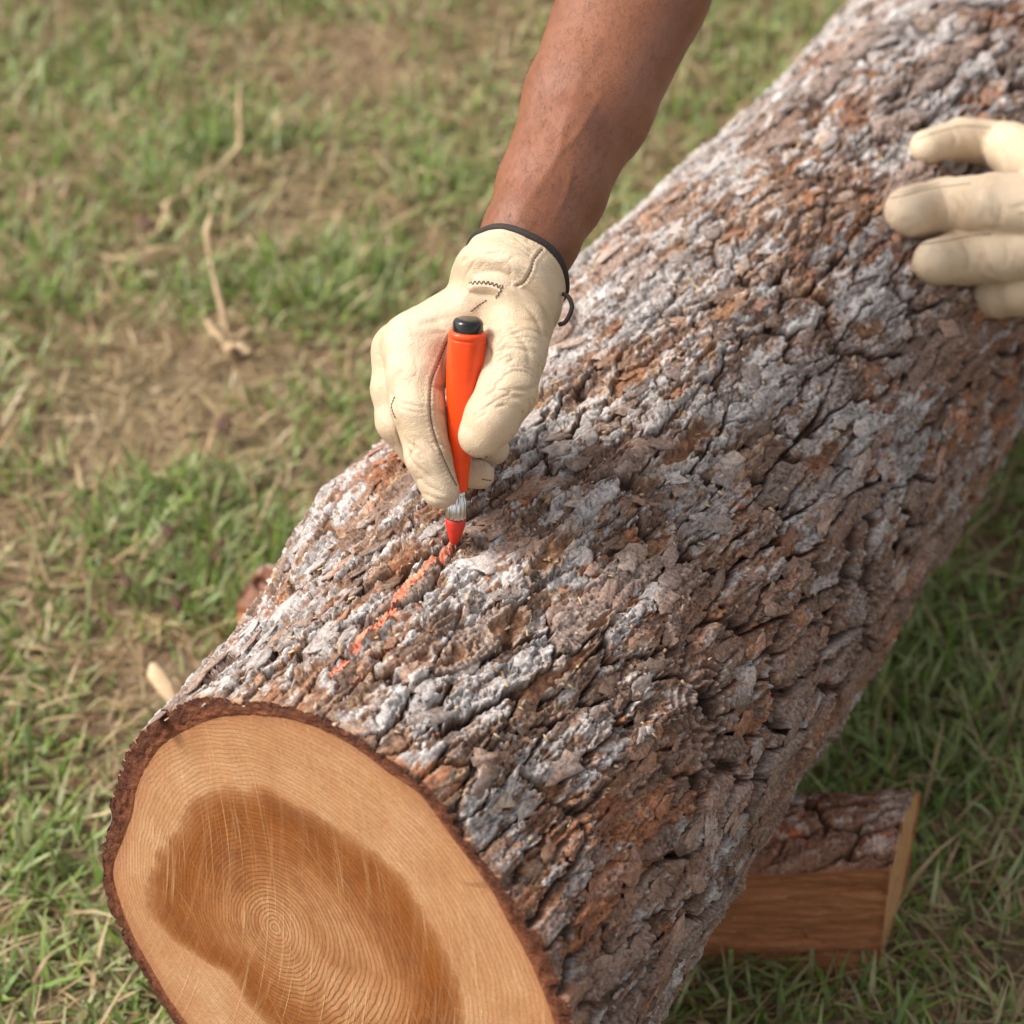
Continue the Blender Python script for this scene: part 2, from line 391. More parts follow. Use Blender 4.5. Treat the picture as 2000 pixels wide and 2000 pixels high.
# ------------------------------------------------------------------ the log: geometry frame fitted to the photograph
PSI = math.radians(27.9)
LA = np.array([math.sin(PSI), math.cos(PSI), 0.0])           # along the log, away from the camera
E1 = np.array([math.cos(PSI), -math.sin(PSI), 0.0])          # to the right of the log
E2 = np.array([0.0, 0.0, 1.0])
LC = np.array([-0.096, 0.865, CAMH - 0.950])                 # middle of the sawn face
R0, TAPER = 0.16, -0.010
FN = LA + E2 * -0.066 + np.cross(LA, E2) * 0.124; FN /= np.linalg.norm(FN)
def face_polar(P):
    P = np.asarray(P, float); d = rays(P[:, 0], P[:, 1]); k = ((LC - CAM) @ FN) / (d @ FN); X = CAM + d * k[:, None] - LC
    x, y = X @ E1, X @ E2
    return np.arctan2(y, x) % (2 * math.pi), np.hypot(x, y)
def periodic(th, r, hidden):
    o = np.argsort(th); th, r = th[o], r[o]
    th = np.concatenate([th, [h[0] for h in hidden]]); r = np.concatenate([r, [h[1] for h in hidden]])
    o = np.argsort(th % (2 * math.pi)); th = th[o] % (2 * math.pi); r = r[o]
    tt = np.concatenate([th - 2 * math.pi, th, th + 2 * math.pi]); rr = np.tile(r, 3)
    q = np.linspace(0, 2 * math.pi, 721); v = np.interp(q, tt, rr)
    k = np.exp(-0.5 * (np.arange(-9, 10) / 4.0) ** 2); k /= k.sum()
    v[:-1] = np.convolve(np.concatenate([v[:-1][-9:], v[:-1], v[:-1][:9]]), k, 'valid'); v[-1] = v[0]
    return lambda t: np.interp(np.asarray(t) % (2 * math.pi), q, v)
P_FACE = [(203, 1760), (203, 1641), (226, 1543), (252, 1463), (279, 1419), (337, 1379), (403, 1361), (475, 1370), (590, 1383), (670, 1419), (733, 1463), (813, 1521), (871, 1570), (924, 1659), (977, 1721), (1031, 1797)]
P_SAP = [(217, 1708), (239, 1637), (257, 1592), (275, 1521), (301, 1472), (359, 1428), (426, 1399), (502, 1397), (568, 1403), (635, 1426), (702, 1463), (742, 1495), (773, 1521), (809, 1535), (844, 1579), (884, 1637), (924, 1686), (973, 1757), (991, 1797)]
P_HEART = [(288, 1797), (301, 1664), (337, 1619), (377, 1553), (439, 1535), (493, 1535), (546, 1548), (590, 1579), (635, 1601), (680, 1619), (715, 1650), (760, 1681), (804, 1730), (840, 1797)]
hid = [(math.radians(d), R0) for d in (215, 240, 265, 290, 315, 340)]
r_face = periodic(*face_polar(P_FACE), hid)
r_sap = periodic(*face_polar(P_SAP), [(a, b - 0.012) for a, b in hid])
th_h, rh = face_polar(P_HEART)
r_heart = periodic(th_h, rh, [(a, 0.085) for a, b in hid])
PITH = face_polar([(515, 1797)]); PITH = np.array([PITH[1][0] * math.cos(PITH[0][0]), PITH[1][0] * math.sin(PITH[0][0])])
def z_face(th, r):
    perp = r[..., None] * (np.cos(th)[..., None] * E1 + np.sin(th)[..., None] * E2)
    return -(perp @ FN) / (LA @ FN)
ZB = [0, .04, .13, .18, .24, .30, .42, .55, .64, .75, .83, 1.0, 2.0]
DB = [0, -.004, -.003, .006, .0125, .006, .006, .006, .002, -.005, -.006, -.004, 0]
def base_radius(th, z):
    k = sstep(0.0, 0.22, z)
    left = np.exp(-((th - math.radians(142)) / math.radians(24)) ** 2)
    return r_face(th) * (1 - k) + (R0 + TAPER * z) * k + np.interp(z, ZB, DB) * left
def log_uv(u, v):
    """photo pixel -> (theta, z) on the log"""
    d = rays(u, v); r = R0
    for _ in range(6):
        o = CAM - LC; dx, dy = d @ E1, d @ E2; ox, oy = o @ E1, o @ E2
        a = dx * dx + dy * dy; b = dx * ox + dy * oy; c = ox * ox + oy * oy - r * r
        t = (-b - np.sqrt(np.maximum(b * b - a * c, 0))) / a
        X = o + d * np.asarray(t)[..., None]; th = np.arctan2(X @ E2, X @ E1); z = X @ LA
        r = base_radius(th, z)
    return th, z, t
def log_point(th, z, r):
    return LC + LA * z[..., None] + r[..., None] * (np.cos(th)[..., None] * E1 + np.sin(th)[..., None] * E2)

KNOTS = [(1690, 1225, 0.034, 0.004), (1385, 1372, 0.026, 0.026), (1655, 1120, 0.020, 0.010), (1640, 690, 0.022, 0.006), (1392, 1470, 0.016, 0.0)]
SCARS = [(1290, 1060, 17, 9), (690, 1185, 22, 8), (1000, 1215, 18, 10), (1080, 1075, 30, 10), (1235, 735, 24, 12), (1210, 690, 12, 9), (1340, 870, 34, 9), (600, 1325, 22, 6), (1420, 600, 20, 12),
         (1440, 455, 24, 13), (1190, 640, 16, 9), (1060, 1330, 22, 9), (1125, 1290, 20, 7), (1180, 1210, 14, 5), (1090, 1540, 10, 6), (1215, 1525, 9, 6), (1380, 1090, 9, 5), (1420, 1090, 11, 5),
         (580, 1110, 16, 8), (1540, 330, 26, 10), (1310, 490, 20, 8), (1700, 640, 20, 8), (1020, 790, 20, 10), (1600, 900, 26, 10), (1250, 960, 18, 6), (890, 1290, 14, 7), (760, 1090, 16, 7), (820, 1300, 14, 6)]

def bark_field(TH, Z):
    """height above the base radius (m), plate ids, colour, for angle and length arrays"""
    s = (TH - math.pi / 2) * R0
    x, y = s + 0.10 * Z, Z                                           # slight spiral grain
    # flow round the knots
    ring = np.zeros_like(x); hole = np.zeros_like(x); kmask = np.zeros_like(x)
    for (u, v, rad, dep) in KNOTS:
        if rad == 0: continue
        kt, kz, _ = log_uv(np.array(u), np.array(v)); ks = (kt - math.pi / 2) * R0
        dx, dy = (s - ks), (Z - kz) * 0.75; d = np.hypot(dx, dy) + 1e-6
        g = np.exp(-(d / rad) ** 2)
        x = x + dx / d * g * rad * 0.6; y = y + dy / d * g * rad * 0.5
        wd = d + 0.003 * fbm(s / 0.012, Z / 0.012, 91, 3)
        ring += np.exp(-(d / (rad * 1.1)) ** 4) * np.sin(wd / 0.0050 * 2 * math.pi); kmask = np.maximum(kmask, np.exp(-(d / (rad * 1.15)) ** 4))
        hole += dep * np.exp(-((np.hypot(dx * 0.75 + 0.35 * dy, dy * 1.1 - 0.2 * dx) + 0.0014 * fbm(s / 0.004, Z / 0.004, 92, 2)) / 0.0062) ** 6)
    w1x = fbm(x / 0.030, y / 0.060, 3, 4); w1y = fbm(x / 0.030, y / 0.060, 4, 4)
    w2x = fbm(x / 0.005, y / 0.009, 5, 4, 0.6); w2y = fbm(x / 0.005, y / 0.009, 6, 4, 0.6)
    xw = x + 0.0085 * w1x + 0.0030 * w2x; yw = y + 0.018 * w1y + 0.0050 * w2y
    A = voronoi(xw / 0.0175, yw / 0.062, 11)
    B = voronoi((x + 0.005 * w1y + 0.0026 * w2y) / 0.0085, (y + 0.008 * w1x + 0.004 * w2x) / 0.029, 23)
    Cc = voronoi((x + 0.0016 * w2y) / 0.0036, (y + 0.0026 * w2x) / 0.0066, 37)
    ra, ra2, ra3 = (_hash(A[2], A[3], k) for k in (101, 102, 103)); rb, rb2, rb3 = (_hash(B[2], B[3], k) for k in (111, 112, 113)); rc, rc2 = (_hash(Cc[2], Cc[3], k) for k in (121, 122))
    side = sstep(math.radians(18), math.radians(72), TH + 0.35 * fbm(x / 0.08, y / 0.12, 71, 3))   # 0: right flank, 1: weathered top
    eA = A[1] - A[0]; eB = B[1] - B[0]; eC = Cc[1] - Cc[0]
    gw = fbm(x / 0.05, y / 0.09, 51, 3)
    wA = np.clip(0.09 + 0.045 * (1 - side) + 0.09 * gw + 0.07 * (ra3 - .5), 0.03, 0.18)
    fis = (1 - sstep(0.3 * wA, wA, eA)) * sstep(-0.42, -0.1, gw + 0.3 * (vnoise(x / 0.015, y / 0.03, 76) - .5))   # cracks between plates
    # flaking layers: stepped terraces with ragged edges
    q = 4.0 * fbm(x / 0.012, y / 0.048, 52, 5, 0.52) + 2.4 * (ra - .5) + 1.7 * (rb - .5) + 0.45 * (rc - .5) + 1.3 * fbm(x / 0.05, y / 0.08, 53, 2)
    fl = np.floor(q); fr = q - fl; foot = np.exp(-((fr - 0.75) / 0.045) ** 2) * sstep(0.3, 0.55, vnoise(x / 0.012, y / 0.03, 58))
    h = (0.00135 - 0.0002 * side) * (fl + sstep(0.80, 1.0, fr) + 0.22 * fr)
    lev = _hash(fl + 50, A[2] * 7 + B[2], 141)                       # one tone for each flake
    h += 0.0016 * (A[4] * (ra2 - .5) + A[5] * (ra3 - .5)) + 0.0018 * (B[4] * (rb2 - .5) + B[5] * (rb3 - .5))
    q2 = 3.0 * fbm(x / 0.0052 + 0.3 * w1x, y / 0.021, 57, 4, 0.5) + 1.2 * (rb2 - .5) + 0.5 * q      # thin scales on top of them
    f2 = np.floor(q2); lev2 = _hash(f2 + 50, B[2] * 5 + B[3] * 3, 143)
    h += 0.00085 * (f2 - 0.5 * q + sstep(0.84, 1.0, q2 - f2))
    h -= 0.0034 * foot + 0.0014 * np.exp(-((q2 - f2 - 0.80) / 0.05) ** 2)
    h -= (0.0120 - 0.003 * side) * fis * (0.5 + 0.5 * vnoise(x / 0.02, y / 0.03, 77))
    h -= 0.0030 * (1 - sstep(0.02, 0.09, eB)) * sstep(0.30, 0.6, rb3)
    h += 0.0006 * (rc - .5) + 0.0006 * Cc[4] * (rc2 - .5) - 0.0005 * (1 - sstep(0.0, 0.14, eC))
    h += 0.0006 * fbm(x / 0.0026, y / 0.0042, 61, 3) + 0.0035 * fbm(x / 0.07, y / 0.12, 62, 3)
    rdg = 1 - np.abs(fbm(x / 0.010 + 0.4 * w1x, y / 0.085, 63, 3)) * 3.2                     # long grooves along the grain
    h -= 0.0085 * np.clip(rdg, 0, 1) ** 5 * sstep(0.40, 0.7, vnoise(x / 0.04, y / 0.06, 64)) * side
    # cross-grain lamellae on the bare brown blocks of the flank
    lam_on = 0.8 * sstep(0.58, 0.72, _hash(A[2], A[3], 131) + 0.4 * (rb - .5)) * (1 - 0.85 * side) * (1 - fis) * (1 - kmask)
    lam_on = np.maximum(lam_on, 0.9 * sstep(0.88, 0.9, _hash(A[2], A[3], 131)) * (1 - fis))
    lam = np.sin((y + 0.012 * w1y + 0.5 * (ra - .5) * x + 0.0013 * w2x + 0.004 * fbm(x / 0.02, y / 0.012, 66, 2)) / 0.0042 * 2 * math.pi + 6.28 * ra); lam = np.sign(lam) * np.abs(lam) ** 0.6
    h = h * (1 - 0.35 * lam_on) + 0.0007 * lam_on * lam * (0.4 + vnoise(x / 0.006, y / 0.006, 67)) + lam_on * 0.0020
    h = h * (1 - 0.60 * kmask) + 0.0015 * ring - hole
    # flaked oval scars
    scar = np.zeros_like(x); rim = np.zeros_like(x)
    sc = [(log_uv(np.array(u), np.array(v))[:2], l, w) for u, v, l, w in SCARS]
    r2 = np.random.default_rng(5)
    for _ in range(36):
        sc.append(((math.radians(r2.uniform(-10, 150)), r2.uniform(0.02, 1.4)), r2.uniform(7, 20), r2.uniform(4, 9)))
    for (kt, kz), l, w in sc:
        m = (np.abs(Z - kz) < 0.06) & (np.abs(s - (kt - math.pi / 2) * R0) < 0.05)
        if not m.any(): continue
        dx = (s[m] - (kt - math.pi / 2) * R0 + 0.1 * (Z[m] - kz) + 0.0055 * w2x[m] + 0.003 * w1x[m]) / (w * 0.00062); dy = (Z[m] - kz + 0.010 * w2y[m]) / (l * 0.0009)
        d = np.hypot(dx, dy)
        scar[m] = np.maximum(scar[m], 1 - sstep(0.75, 1.0, d)); rim[m] = np.maximum(rim[m], np.exp(-((d - 1.1) / 0.18) ** 2))
    h = h * (1 - 0.65 * scar) - 0.0026 * scar + 0.0014 * rim
    # the bark thins to a ragged lip at the sawn end
    h = h * (0.35 + 0.65 * sstep(0.0, 0.03, Z))
    # --- colour of the bark, with shade painted into its cracks and knot holes
    grey = 0.29 + 0.36 * (side - 0.5) + 0.75 * (lev - 0.5) + 0.6 * (lev2 - 0.5) + 0.35 * (ra - 0.5) + 0.85 * fbm(x / 0.045, y / 0.07, 81, 4) + 0.7 * fbm(x / 0.004, y / 0.007, 82, 3) + 60 * h
    grey = sstep(0.16, 0.46, grey) * (1 - 0.85 * lam_on) * (1 - 0.95 * scar) * (1 - 0.8 * fis) * (1 - 0.55 * np.clip(kmask, 0, 1)) * sstep(0.001, 0.006, Z)
    t1 = np.stack([np.full_like(x, v) for v in (0.275, 0.17, 0.12)], -1) * (0.45 + 0.55 * lev + 0.55 * lev2)[..., None]
    redd = sstep(0.52, 0.78, 0.5 * lev2 + 0.3 * ra2 + 0.35 * (fbm(x / 0.04, y / 0.06, 84, 3) + 0.5))[..., None]
    t1 = t1 * (1 - redd) + redd * np.array([0.33, 0.14, 0.07]) * (0.7 + 0.6 * rc)[..., None]
    tan = (sstep(0.66, 0.76, lev2 * 0.5 + rc2 * 0.25 + 0.2 * side) * (1 - fis))[..., None]
    t1 = t1 * (1 - tan) + tan * np.array([0.42, 0.27, 0.165])
    lamc = np.stack([0.245 + 0.05 * lam, 0.168 + 0.035 * lam, 0.132 + 0.028 * lam], -1) * (0.7 + 0.6 * ra2)[..., None]
    t1 = t1 * (1 - 0.8 * lam_on[..., None]) + 0.8 * lam_on[..., None] * lamc
    rk = (kmask * 0.75)[..., None]; t1 = t1 * (1 - rk) + rk * np.stack([0.17 + 0.08 * ring, 0.115 + 0.055 * ring, 0.09 + 0.045 * ring], -1)
    gcol = np.array([0.53, 0.475, 0.445]) * (0.58 + 0.25 * lev + 0.25 * lev2 + 0.22 * (rc - .5) + 0.35 * fbm(x / 0.012, y / 0.02, 85, 3))[..., None] * (0.80 + 0.20 * side)[..., None]
    col = t1 * (1 - grey[..., None]) + gcol * grey[..., None]
    f3 = np.clip(0.9 * fis + 90 * hole, 0, 1)[..., None]; col = col * (1 - f3) + f3 * np.array([0.05, 0.028, 0.02])  # dark inner bark and rotten wood, with the shade of the recesses painted in
    sccol = (np.array([0.25, 0.115, 0.062]) * (1 - ra2)[..., None] + np.array([0.34, 0.185, 0.10]) * ra2[..., None]) * (0.6 + 0.8 * vnoise(x / 0.004, y / 0.006, 88))[..., None]
    col = col * (1 - 0.9 * scar[..., None]) + 0.9 * scar[..., None] * sccol
    rm = (0.45 * rim * (1 - scar))[..., None]; col = col * (1 - rm) + rm * np.array([0.46, 0.30, 0.19])
    return h, A[2], A[3], np.clip(col, 0.02, 0.62)

log = thing('pine_log', 'large pine log with flaking grey-brown bark and a freshly sawn end', 'log', tuple(LC - E2 * R0))

LINE_PX = [(882, 1062), (866, 1080), (852, 1097), (818, 1127), (789, 1164), (764, 1202), (743, 1223), (714, 1244), (680, 1286), (651, 1319), (630, 1344)]
def build_bark():
    nth = 700
    th = np.linspace(math.radians(-42), math.radians(166), nth)
    zr = np.concatenate([np.arange(0, 0.5, 0.00095), np.arange(0.5, 0.95, 0.0014), np.arange(0.95, 1.75, 0.003)]); nz = len(zr)
    TH, Z0 = np.meshgrid(th, zr)
    h, ia, ib, col = bark_field(TH, Z0)
    R = base_radius(TH, Z0) + h
    zf = z_face(TH, R) * (1 - sstep(0.0, 0.10, Z0))
    rag = 0
    V = log_point(TH, Z0 + zf + rag, R).reshape(-1, 3)
    F = grid_faces(nz, nth)[:, ::-1]
    col = col.reshape(-1, 3)
    fa = (ia * 100003 + ib).reshape(nz, nth)[:-1, :-1].ravel()
    # how large does each plate show in the picture
    c = V[F].mean(1) - CAM; dep = c @ np.array([0, CP, -SP]); pu = 1000 + FPX * c[:, 0] / dep; pv = 1000 - FPX * (c @ np.array([0, SP, CP])) / dep
    q = V[F]; nrm = np.cross(q[:, 2] - q[:, 0], q[:, 3] - q[:, 1]); area = np.maximum(-(nrm * (c / np.linalg.norm(c, axis=1, keepdims=True))).sum(1), 0) / dep ** 2
    inside = (pu > -20) & (pu < 2020) & (pv > -20) & (pv < 2020)
    u, inv = np.unique(fa, return_inverse=True)
    score = np.bincount(inv, weights=area * inside)
    best = np.argsort(-score)[:300]; rank = np.full(len(u), -1); rank[best] = np.arange(300)
    lab = rank[inv]
    order = np.argsort(lab, kind='stable'); ls = lab[order]; cuts = np.searchsorted(ls, np.arange(-1, 301))
    def piece(fidx, name):
        f = F[fidx]; vi, ii = np.unique(f, return_inverse=True)
        return child(name, V[vi], ii.reshape(f.shape), M['bark'], log, colors={'bark_color': col[vi]})
    for k in range(300):
        piece(order[cuts[k + 1]:cuts[k + 2]], 'bark_plate')
    rest = order[cuts[0]:cuts[1]]
    # underside, coarser
    th2 = np.linspace(math.radians(165.5), math.radians(318.5), 150); z2 = np.linspace(0, 1.75, 420)
    T2, Y2 = np.meshgrid(th2, z2); h2, _, _, c2 = bark_field(T2, Y2); R2 = base_radius(T2, Y2) + h2
    V2 = log_point(T2, Y2 + z_face(T2, R2) * (1 - sstep(0, 0.1, Y2)), R2).reshape(-1, 3); F2 = grid_faces(420, 150)[:, ::-1]
    f = F[rest]; vi, ii = np.unique(f, return_inverse=True)
    VV = np.vstack([V[vi], V2]); FF = np.vstack([ii.reshape(f.shape), F2 + len(vi)]); CC = np.vstack([col[vi], c2.reshape(-1, 3)])
    tag(child('bark', VV, FF, M['bark'], log, colors={'bark_color': CC}), kind='stuff')
    # crayon stroke: a thin waxy skin that follows the bark
    lt, lz, _ = log_uv(np.array([p[0] for p in LINE_PX], float), np.array([p[1] for p in LINE_PX], float))
    P = catmull(np.stack([(lt - math.pi / 2) * R0, lz], 1), 5)
    sx = (TH - math.pi / 2) * R0
    d, tt = poly_dist(sx, Z0, P)
    wid = 0.0027 - 0.0006 * tt
    brk = fbm(sx / 0.004, Z0 / 0.006, 93, 3) + 0.9 * fbm(sx / 0.012, Z0 / 0.02, 94, 2)
    hl = h - (h[:, :] * 0 + np.median(h[d < 0.006]))
    keep = (d < wid * (0.9 + 0.45 * brk)) & (brk + 150 * hl > -1.05 + 0.15 * sstep(0.2, 0.6, tt))
    kf = keep[:-1, :-1].ravel()
    f = F[kf]; vi, ii = np.unique(f, return_inverse=True)
    Vn = V[vi] + (np.cos(TH.ravel()[vi])[:, None] * E1 + np.sin(TH.ravel()[vi])[:, None] * E2) * 0.00025
    o = child('crayon_line', Vn, ii.reshape(f.shape), M['chalk'], log); o['label'] = 'broken orange crayon line drawn along the bark'
    return h
BARK_H = build_bark()

def build_face():
    nt, nr = 360, 110
    th = np.arange(nt) * 2 * math.pi / nt; q = np.linspace(0.0, 1, nr) ** 0.8
    Q, TH = np.meshgrid(q, th, indexing='ij')
    rs = r_sap(TH); R = Q * rs; X, Y = R * np.cos(TH), R * np.sin(TH)
    rough = 0.0005 * fbm(X / 0.02, Y / 0.05, 9, 4)
    z = z_face(TH, R) + rough
    # object coordinates of the face lie in its own plane, so the grain follows it
    heart = R / r_heart(TH); rr = np.hypot(X - PITH[0] * (1 - Q * 0.7), Y - PITH[1] * (1 - Q * 0.7))
    V = np.stack([X, Y, z * 0], -1).reshape(-1, 3)
    Wd = log_point(TH, z, R).reshape(-1, 3)
    F = grid_faces(nr, nt, True)
    me = mesh_np('cut_face', V, F[:, ::-1], attrs={'heart': heart.ravel(), 'sap': Q.ravel(), 'ring_radius': rr.ravel(), 'angle': (TH + 0.35 * fbm(R / 0.03, TH * 0, 19, 2)).ravel()})
    # place: local x, y -> E1, E2 in the tilted plane
    o = obj('cut_face', me, M['face'], log)
    Rm = Matrix(((E1[0], E2[0], -LA[0]), (E1[1], E2[1], -LA[1]), (E1[2], E2[2], -LA[2])))
    o.matrix_local = Matrix.Translation(Vector(LC) - log.location) @ Rm.to_4x4()
    Vl = V.copy(); Vl[:, 2] = -z.ravel(); me.vertices.foreach_set('co', Vl.astype(np.float32).ravel()); me.update()
    # reddish inner bark ring, a little proud and rough
    m = 26; nt2 = 900; th = np.arange(nt2) * 2 * math.pi / nt2
    Q, TH = np.meshgrid(np.linspace(0, 1, m), th, indexing='ij')
    inner = r_sap(TH) - 0.0006; t1 = (th + math.radians(42)) % (2 * math.pi) - math.radians(42)
    outer = np.broadcast_to(base_radius(t1, t1 * 0) + bark_field(t1[None], t1[None] * 0)[0][0] - 0.0002, Q.shape)
    R = inner + (outer - inner) * Q
    z = z_face(TH, R) - 0.0006 * np.sin(np.clip(Q * 6, 0, math.pi / 2)) + 0.0012 * fbm(TH * R0 / 0.005, R / 0.003, 33, 4) * np.clip(Q * 4, 0, 1) * np.clip(6 - Q * 6, 0, 1) + 0.0006 * Q ** 3
    child('inner_bark', log_point(TH, z, R).reshape(-1, 3), grid_faces(m, nt2, True)[:, ::-1], M['inner'], log, attrs={'depth': Q.ravel()})
    # far sawn end
    th = np.arange(120) * 2 * math.pi / 120; Q, TH = np.meshgrid(np.linspace(0, 1, 20), th, indexing='ij')
    R = Q * (R0 + TAPER * 1.74)
    child('cut_face', log_point(TH, 1.742 + 0 * TH, R).reshape(-1, 3), grid_faces(20, 120, True), M['endgrain'], log)
build_face()

# ------------------------------------------------------------------ ground and grass
def ground_h(x, y):
    return 0.010 * fbm(x / 0.5, y / 0.5, 201, 3) + 0.004 * fbm(x / 0.09, y / 0.09, 202, 3)
def build_ground():
    near = np.linspace(-1.6, 2.4, 220); xs = np.concatenate([[-300, -80, -25, -8, -3], near, [4, 9, 25, 80, 300]])
    neary = np.linspace(0.0, 4.4, 240); ys = np.concatenate([[-300, -80, -25, -8, -2], neary, [6, 12, 30, 90, 300]])
    X, Y = np.meshgrid(xs, ys); Zg = ground_h(X, Y)
    V = np.stack([X, Y, Zg], -1).reshape(-1, 3)
    tag(obj('ground', mesh_np('ground', V, grid_faces(len(ys), len(xs))), M['soil']), 'worn lawn soil with dry thatch showing between the grass', kind='structure')
build_ground()

BARE = [(270, 790, 190, 85), (300, 900, 170, 40), (560, 420, 120, 40), (350, 520, 170, 35), (470, 345, 130, 35), (700, 830, 90, 40), (450, 720, 130, 45), (250, 1330, 120, 60), (220, 1450, 60, 80),
        (620, 990, 60, 45), (260, 440, 90, 30), (560, 540, 70, 20), (620, 720, 110, 40), (1250, 330, 60, 40), (850, 500, 80, 30), (520, 470, 90, 25), (430, 860, 130, 25), (720, 290, 60, 15)]
LUSH = [(1560, 1480, 130, 110), (1700, 1330, 130, 110), (1750, 1250, 120, 150), (1620, 1560, 110, 120), (1850, 1500, 160, 300), (1500, 1900, 200, 120), (640, 520, 190, 55), (420, 560, 180, 40), (330, 960, 150, 45), (420, 1080, 230, 80), (300, 1180, 140, 60), (680, 870, 110, 45), (780, 260, 130, 60), (430, 280, 120, 40), (300, 380, 90, 25), (850, 380, 70, 60), (700, 780, 80, 40), (1690, 1400, 160, 200), (560, 950, 90, 30)]
def px_of(X):
    c = X - CAM; dep = c @ np.array([0, CP, -SP]); return 1000 + FPX * c[:, 0] / dep, 1000 - FPX * (c @ np.array([0, SP, CP])) / dep
def lushness(x, y):
    X = np.stack([x, y, x * 0 + 0.01], -1)
    d = 0.50 + 0.55 * fbm(x / 0.16, y / 0.16, 210, 4) + 0.25 * fbm(x / 0.035, y / 0.035, 211, 2)
    def g(u, v, a, b):                                    # patches laid out on the ground in metres
        c = on_ground(np.array(float(u)), np.array(float(v))); ex = on_ground(np.array(float(u + a)), np.array(float(v))) - c; ey = on_ground(np.array(float(u)), np.array(float(v - b))) - c
        return np.exp(-((x - c[0]) / np.linalg.norm(ex)) ** 2 - ((y - c[1]) / np.linalg.norm(ey)) ** 2)
    for p in BARE: d = d - 0.55 * g(*p)
    for p in LUSH: d = d + 0.45 * g(*p)
    return np.clip(d, 0.02, 1.1)
def in_log(x, y, pad=0.0):
    px, py = x - LC[0], y - LC[1]; z = px * LA[0] + py * LA[1]; s = px * E1[0] + py * E1[1]
    return (z > -0.02) & (z < 1.75) & (np.abs(s) < R0 * 0.45 + pad)
def blades(n, xr, yr, lens, wids, palette, accept, flat, seed, name, label, cat):
    g = np.random.default_rng(seed)
    x = g.uniform(*xr, n); y = g.uniform(*yr, n)
    ok = accept(x, y, g) & ~in_log(x, y); x, y = x[ok], y[ok]; n = len(x)
    lush = lushness(x, y)
    L = g.uniform(*lens, n) * (0.65 + 0.55 * np.clip(lush, 0, 1)); wd = g.uniform(*wids, n)
    az = g.uniform(0, 2 * math.pi, n) + 0; lean = np.clip(g.normal(flat, 0.35, n), 0.05, 1.5); curl = g.normal(0.55, 0.4, n)
    dirx, diry = np.cos(az), np.sin(az)
    z0 = ground_h(x, y) - 0.003
    P = [np.stack([x, y, z0], -1)]; seg = 3
    for k in range(seg):
        a = np.clip(lean + curl * (k / seg), 0, 1.62); st = L / seg
        P.append(P[-1] + np.stack([np.sin(a) * dirx * st, np.sin(a) * diry * st, np.cos(a) * st], -1))
    for k in range(1, seg + 1):
        P[k][:, 2] = np.maximum(P[k][:, 2], z0 + 0.004)
    tw = g.uniform(-0.6, 0.6, n); sx, sy = -np.sin(az + tw), np.cos(az + tw)
    side = np.stack([sx, sy, 0.2 * g.normal(size=n)], -1) * (wd / 2)[:, None]
    V = np.stack([P[0] - side * .8, P[0] + side * .8, P[1] - side, P[1] + side, P[2] - side * .75, P[2] + side * .75, P[3] - side * .12, P[3] + side * .12], 1).reshape(-1, 3)
    b = np.arange(n)[:, None] * 8
    F = np.concatenate([b + np.array([[0, 1, 3, 2]]), b + np.array([[2, 3, 5, 4]]), b + np.array([[4, 5, 7, 6]])], 0)
    pal = np.array(palette); i = g.integers(0, len(pal), n); j = g.integers(0, len(pal), n); t = g.uniform(0, 1, n)[:, None]
    c = (pal[i] * (1 - t) + pal[j] * t) * g.uniform(0.75, 1.25, n)[:, None]
    dry = np.clip(0.55 - lush, 0, 0.5)[:, None] * g.uniform(0, 1.6, n)[:, None]
    c = c * (1 - dry) + dry * np.array([0.36, 0.27, 0.13])
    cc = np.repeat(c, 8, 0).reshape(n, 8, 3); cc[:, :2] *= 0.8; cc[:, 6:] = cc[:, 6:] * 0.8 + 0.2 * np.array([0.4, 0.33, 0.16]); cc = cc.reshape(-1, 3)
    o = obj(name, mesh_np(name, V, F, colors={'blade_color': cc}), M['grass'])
    return tag(o, label, cat, kind='stuff')
GREEN = [(0.12, 0.20, 0.03), (0.18, 0.27, 0.05), (0.27, 0.33, 0.115), (0.18, 0.255, 0.08), (0.38, 0.36, 0.18), (0.20, 0.29, 0.04), (0.33, 0.345, 0.17)]
STRAW = [(0.46, 0.33, 0.18), (0.36, 0.24, 0.12), (0.55, 0.42, 0.25), (0.30, 0.17, 0.09)]
XR, YR = (-1.15, 1.25), (0.55, 3.35)
blades(230000, XR, YR, (0.018, 0.046), (0.0018, 0.0042), GREEN, lambda x, y, g: g.uniform(0, 1, len(x)) < lushness(x, y) ** 1.3, 0.75, 31, 'grass', 'short green lawn grass growing around the log', 'grass')
blades(95000, XR, YR, (0.02, 0.07), (0.0012, 0.0034), STRAW, lambda x, y, g: g.uniform(0, 1, len(x)) < 1.0 - 0.45 * lushness(x, y), 1.3, 32, 'dry_grass', 'dry straw-coloured grass stems lying in the lawn', 'grass')
WEED = [(0.13, 0.23, 0.03), (0.20, 0.30, 0.06), (0.10, 0.18, 0.04)]
blades(9000, XR, YR, (0.014, 0.026), (0.007, 0.013), WEED, lambda x, y, g: g.uniform(0, 1, len(x)) < sstep(0.65, 1.0, lushness(x, y)) * (vnoise(x / 0.07, y / 0.07, 77) > 0.55), 1.0, 34, 'clover', 'small broad clover leaves among the lawn grass', 'weeds')
blades(60000, (-3.2, 3.6), (-0.6, 5.2), (0.03, 0.07), (0.003, 0.006), GREEN, lambda x, y, g: ((x < XR[0]) | (x > XR[1]) | (y < YR[0]) | (y > YR[1])) & (g.uniform(0, 1, len(x)) < lushness(x, y)), 0.8, 33, 'grass', 'lawn grass farther out around the log', 'grass')

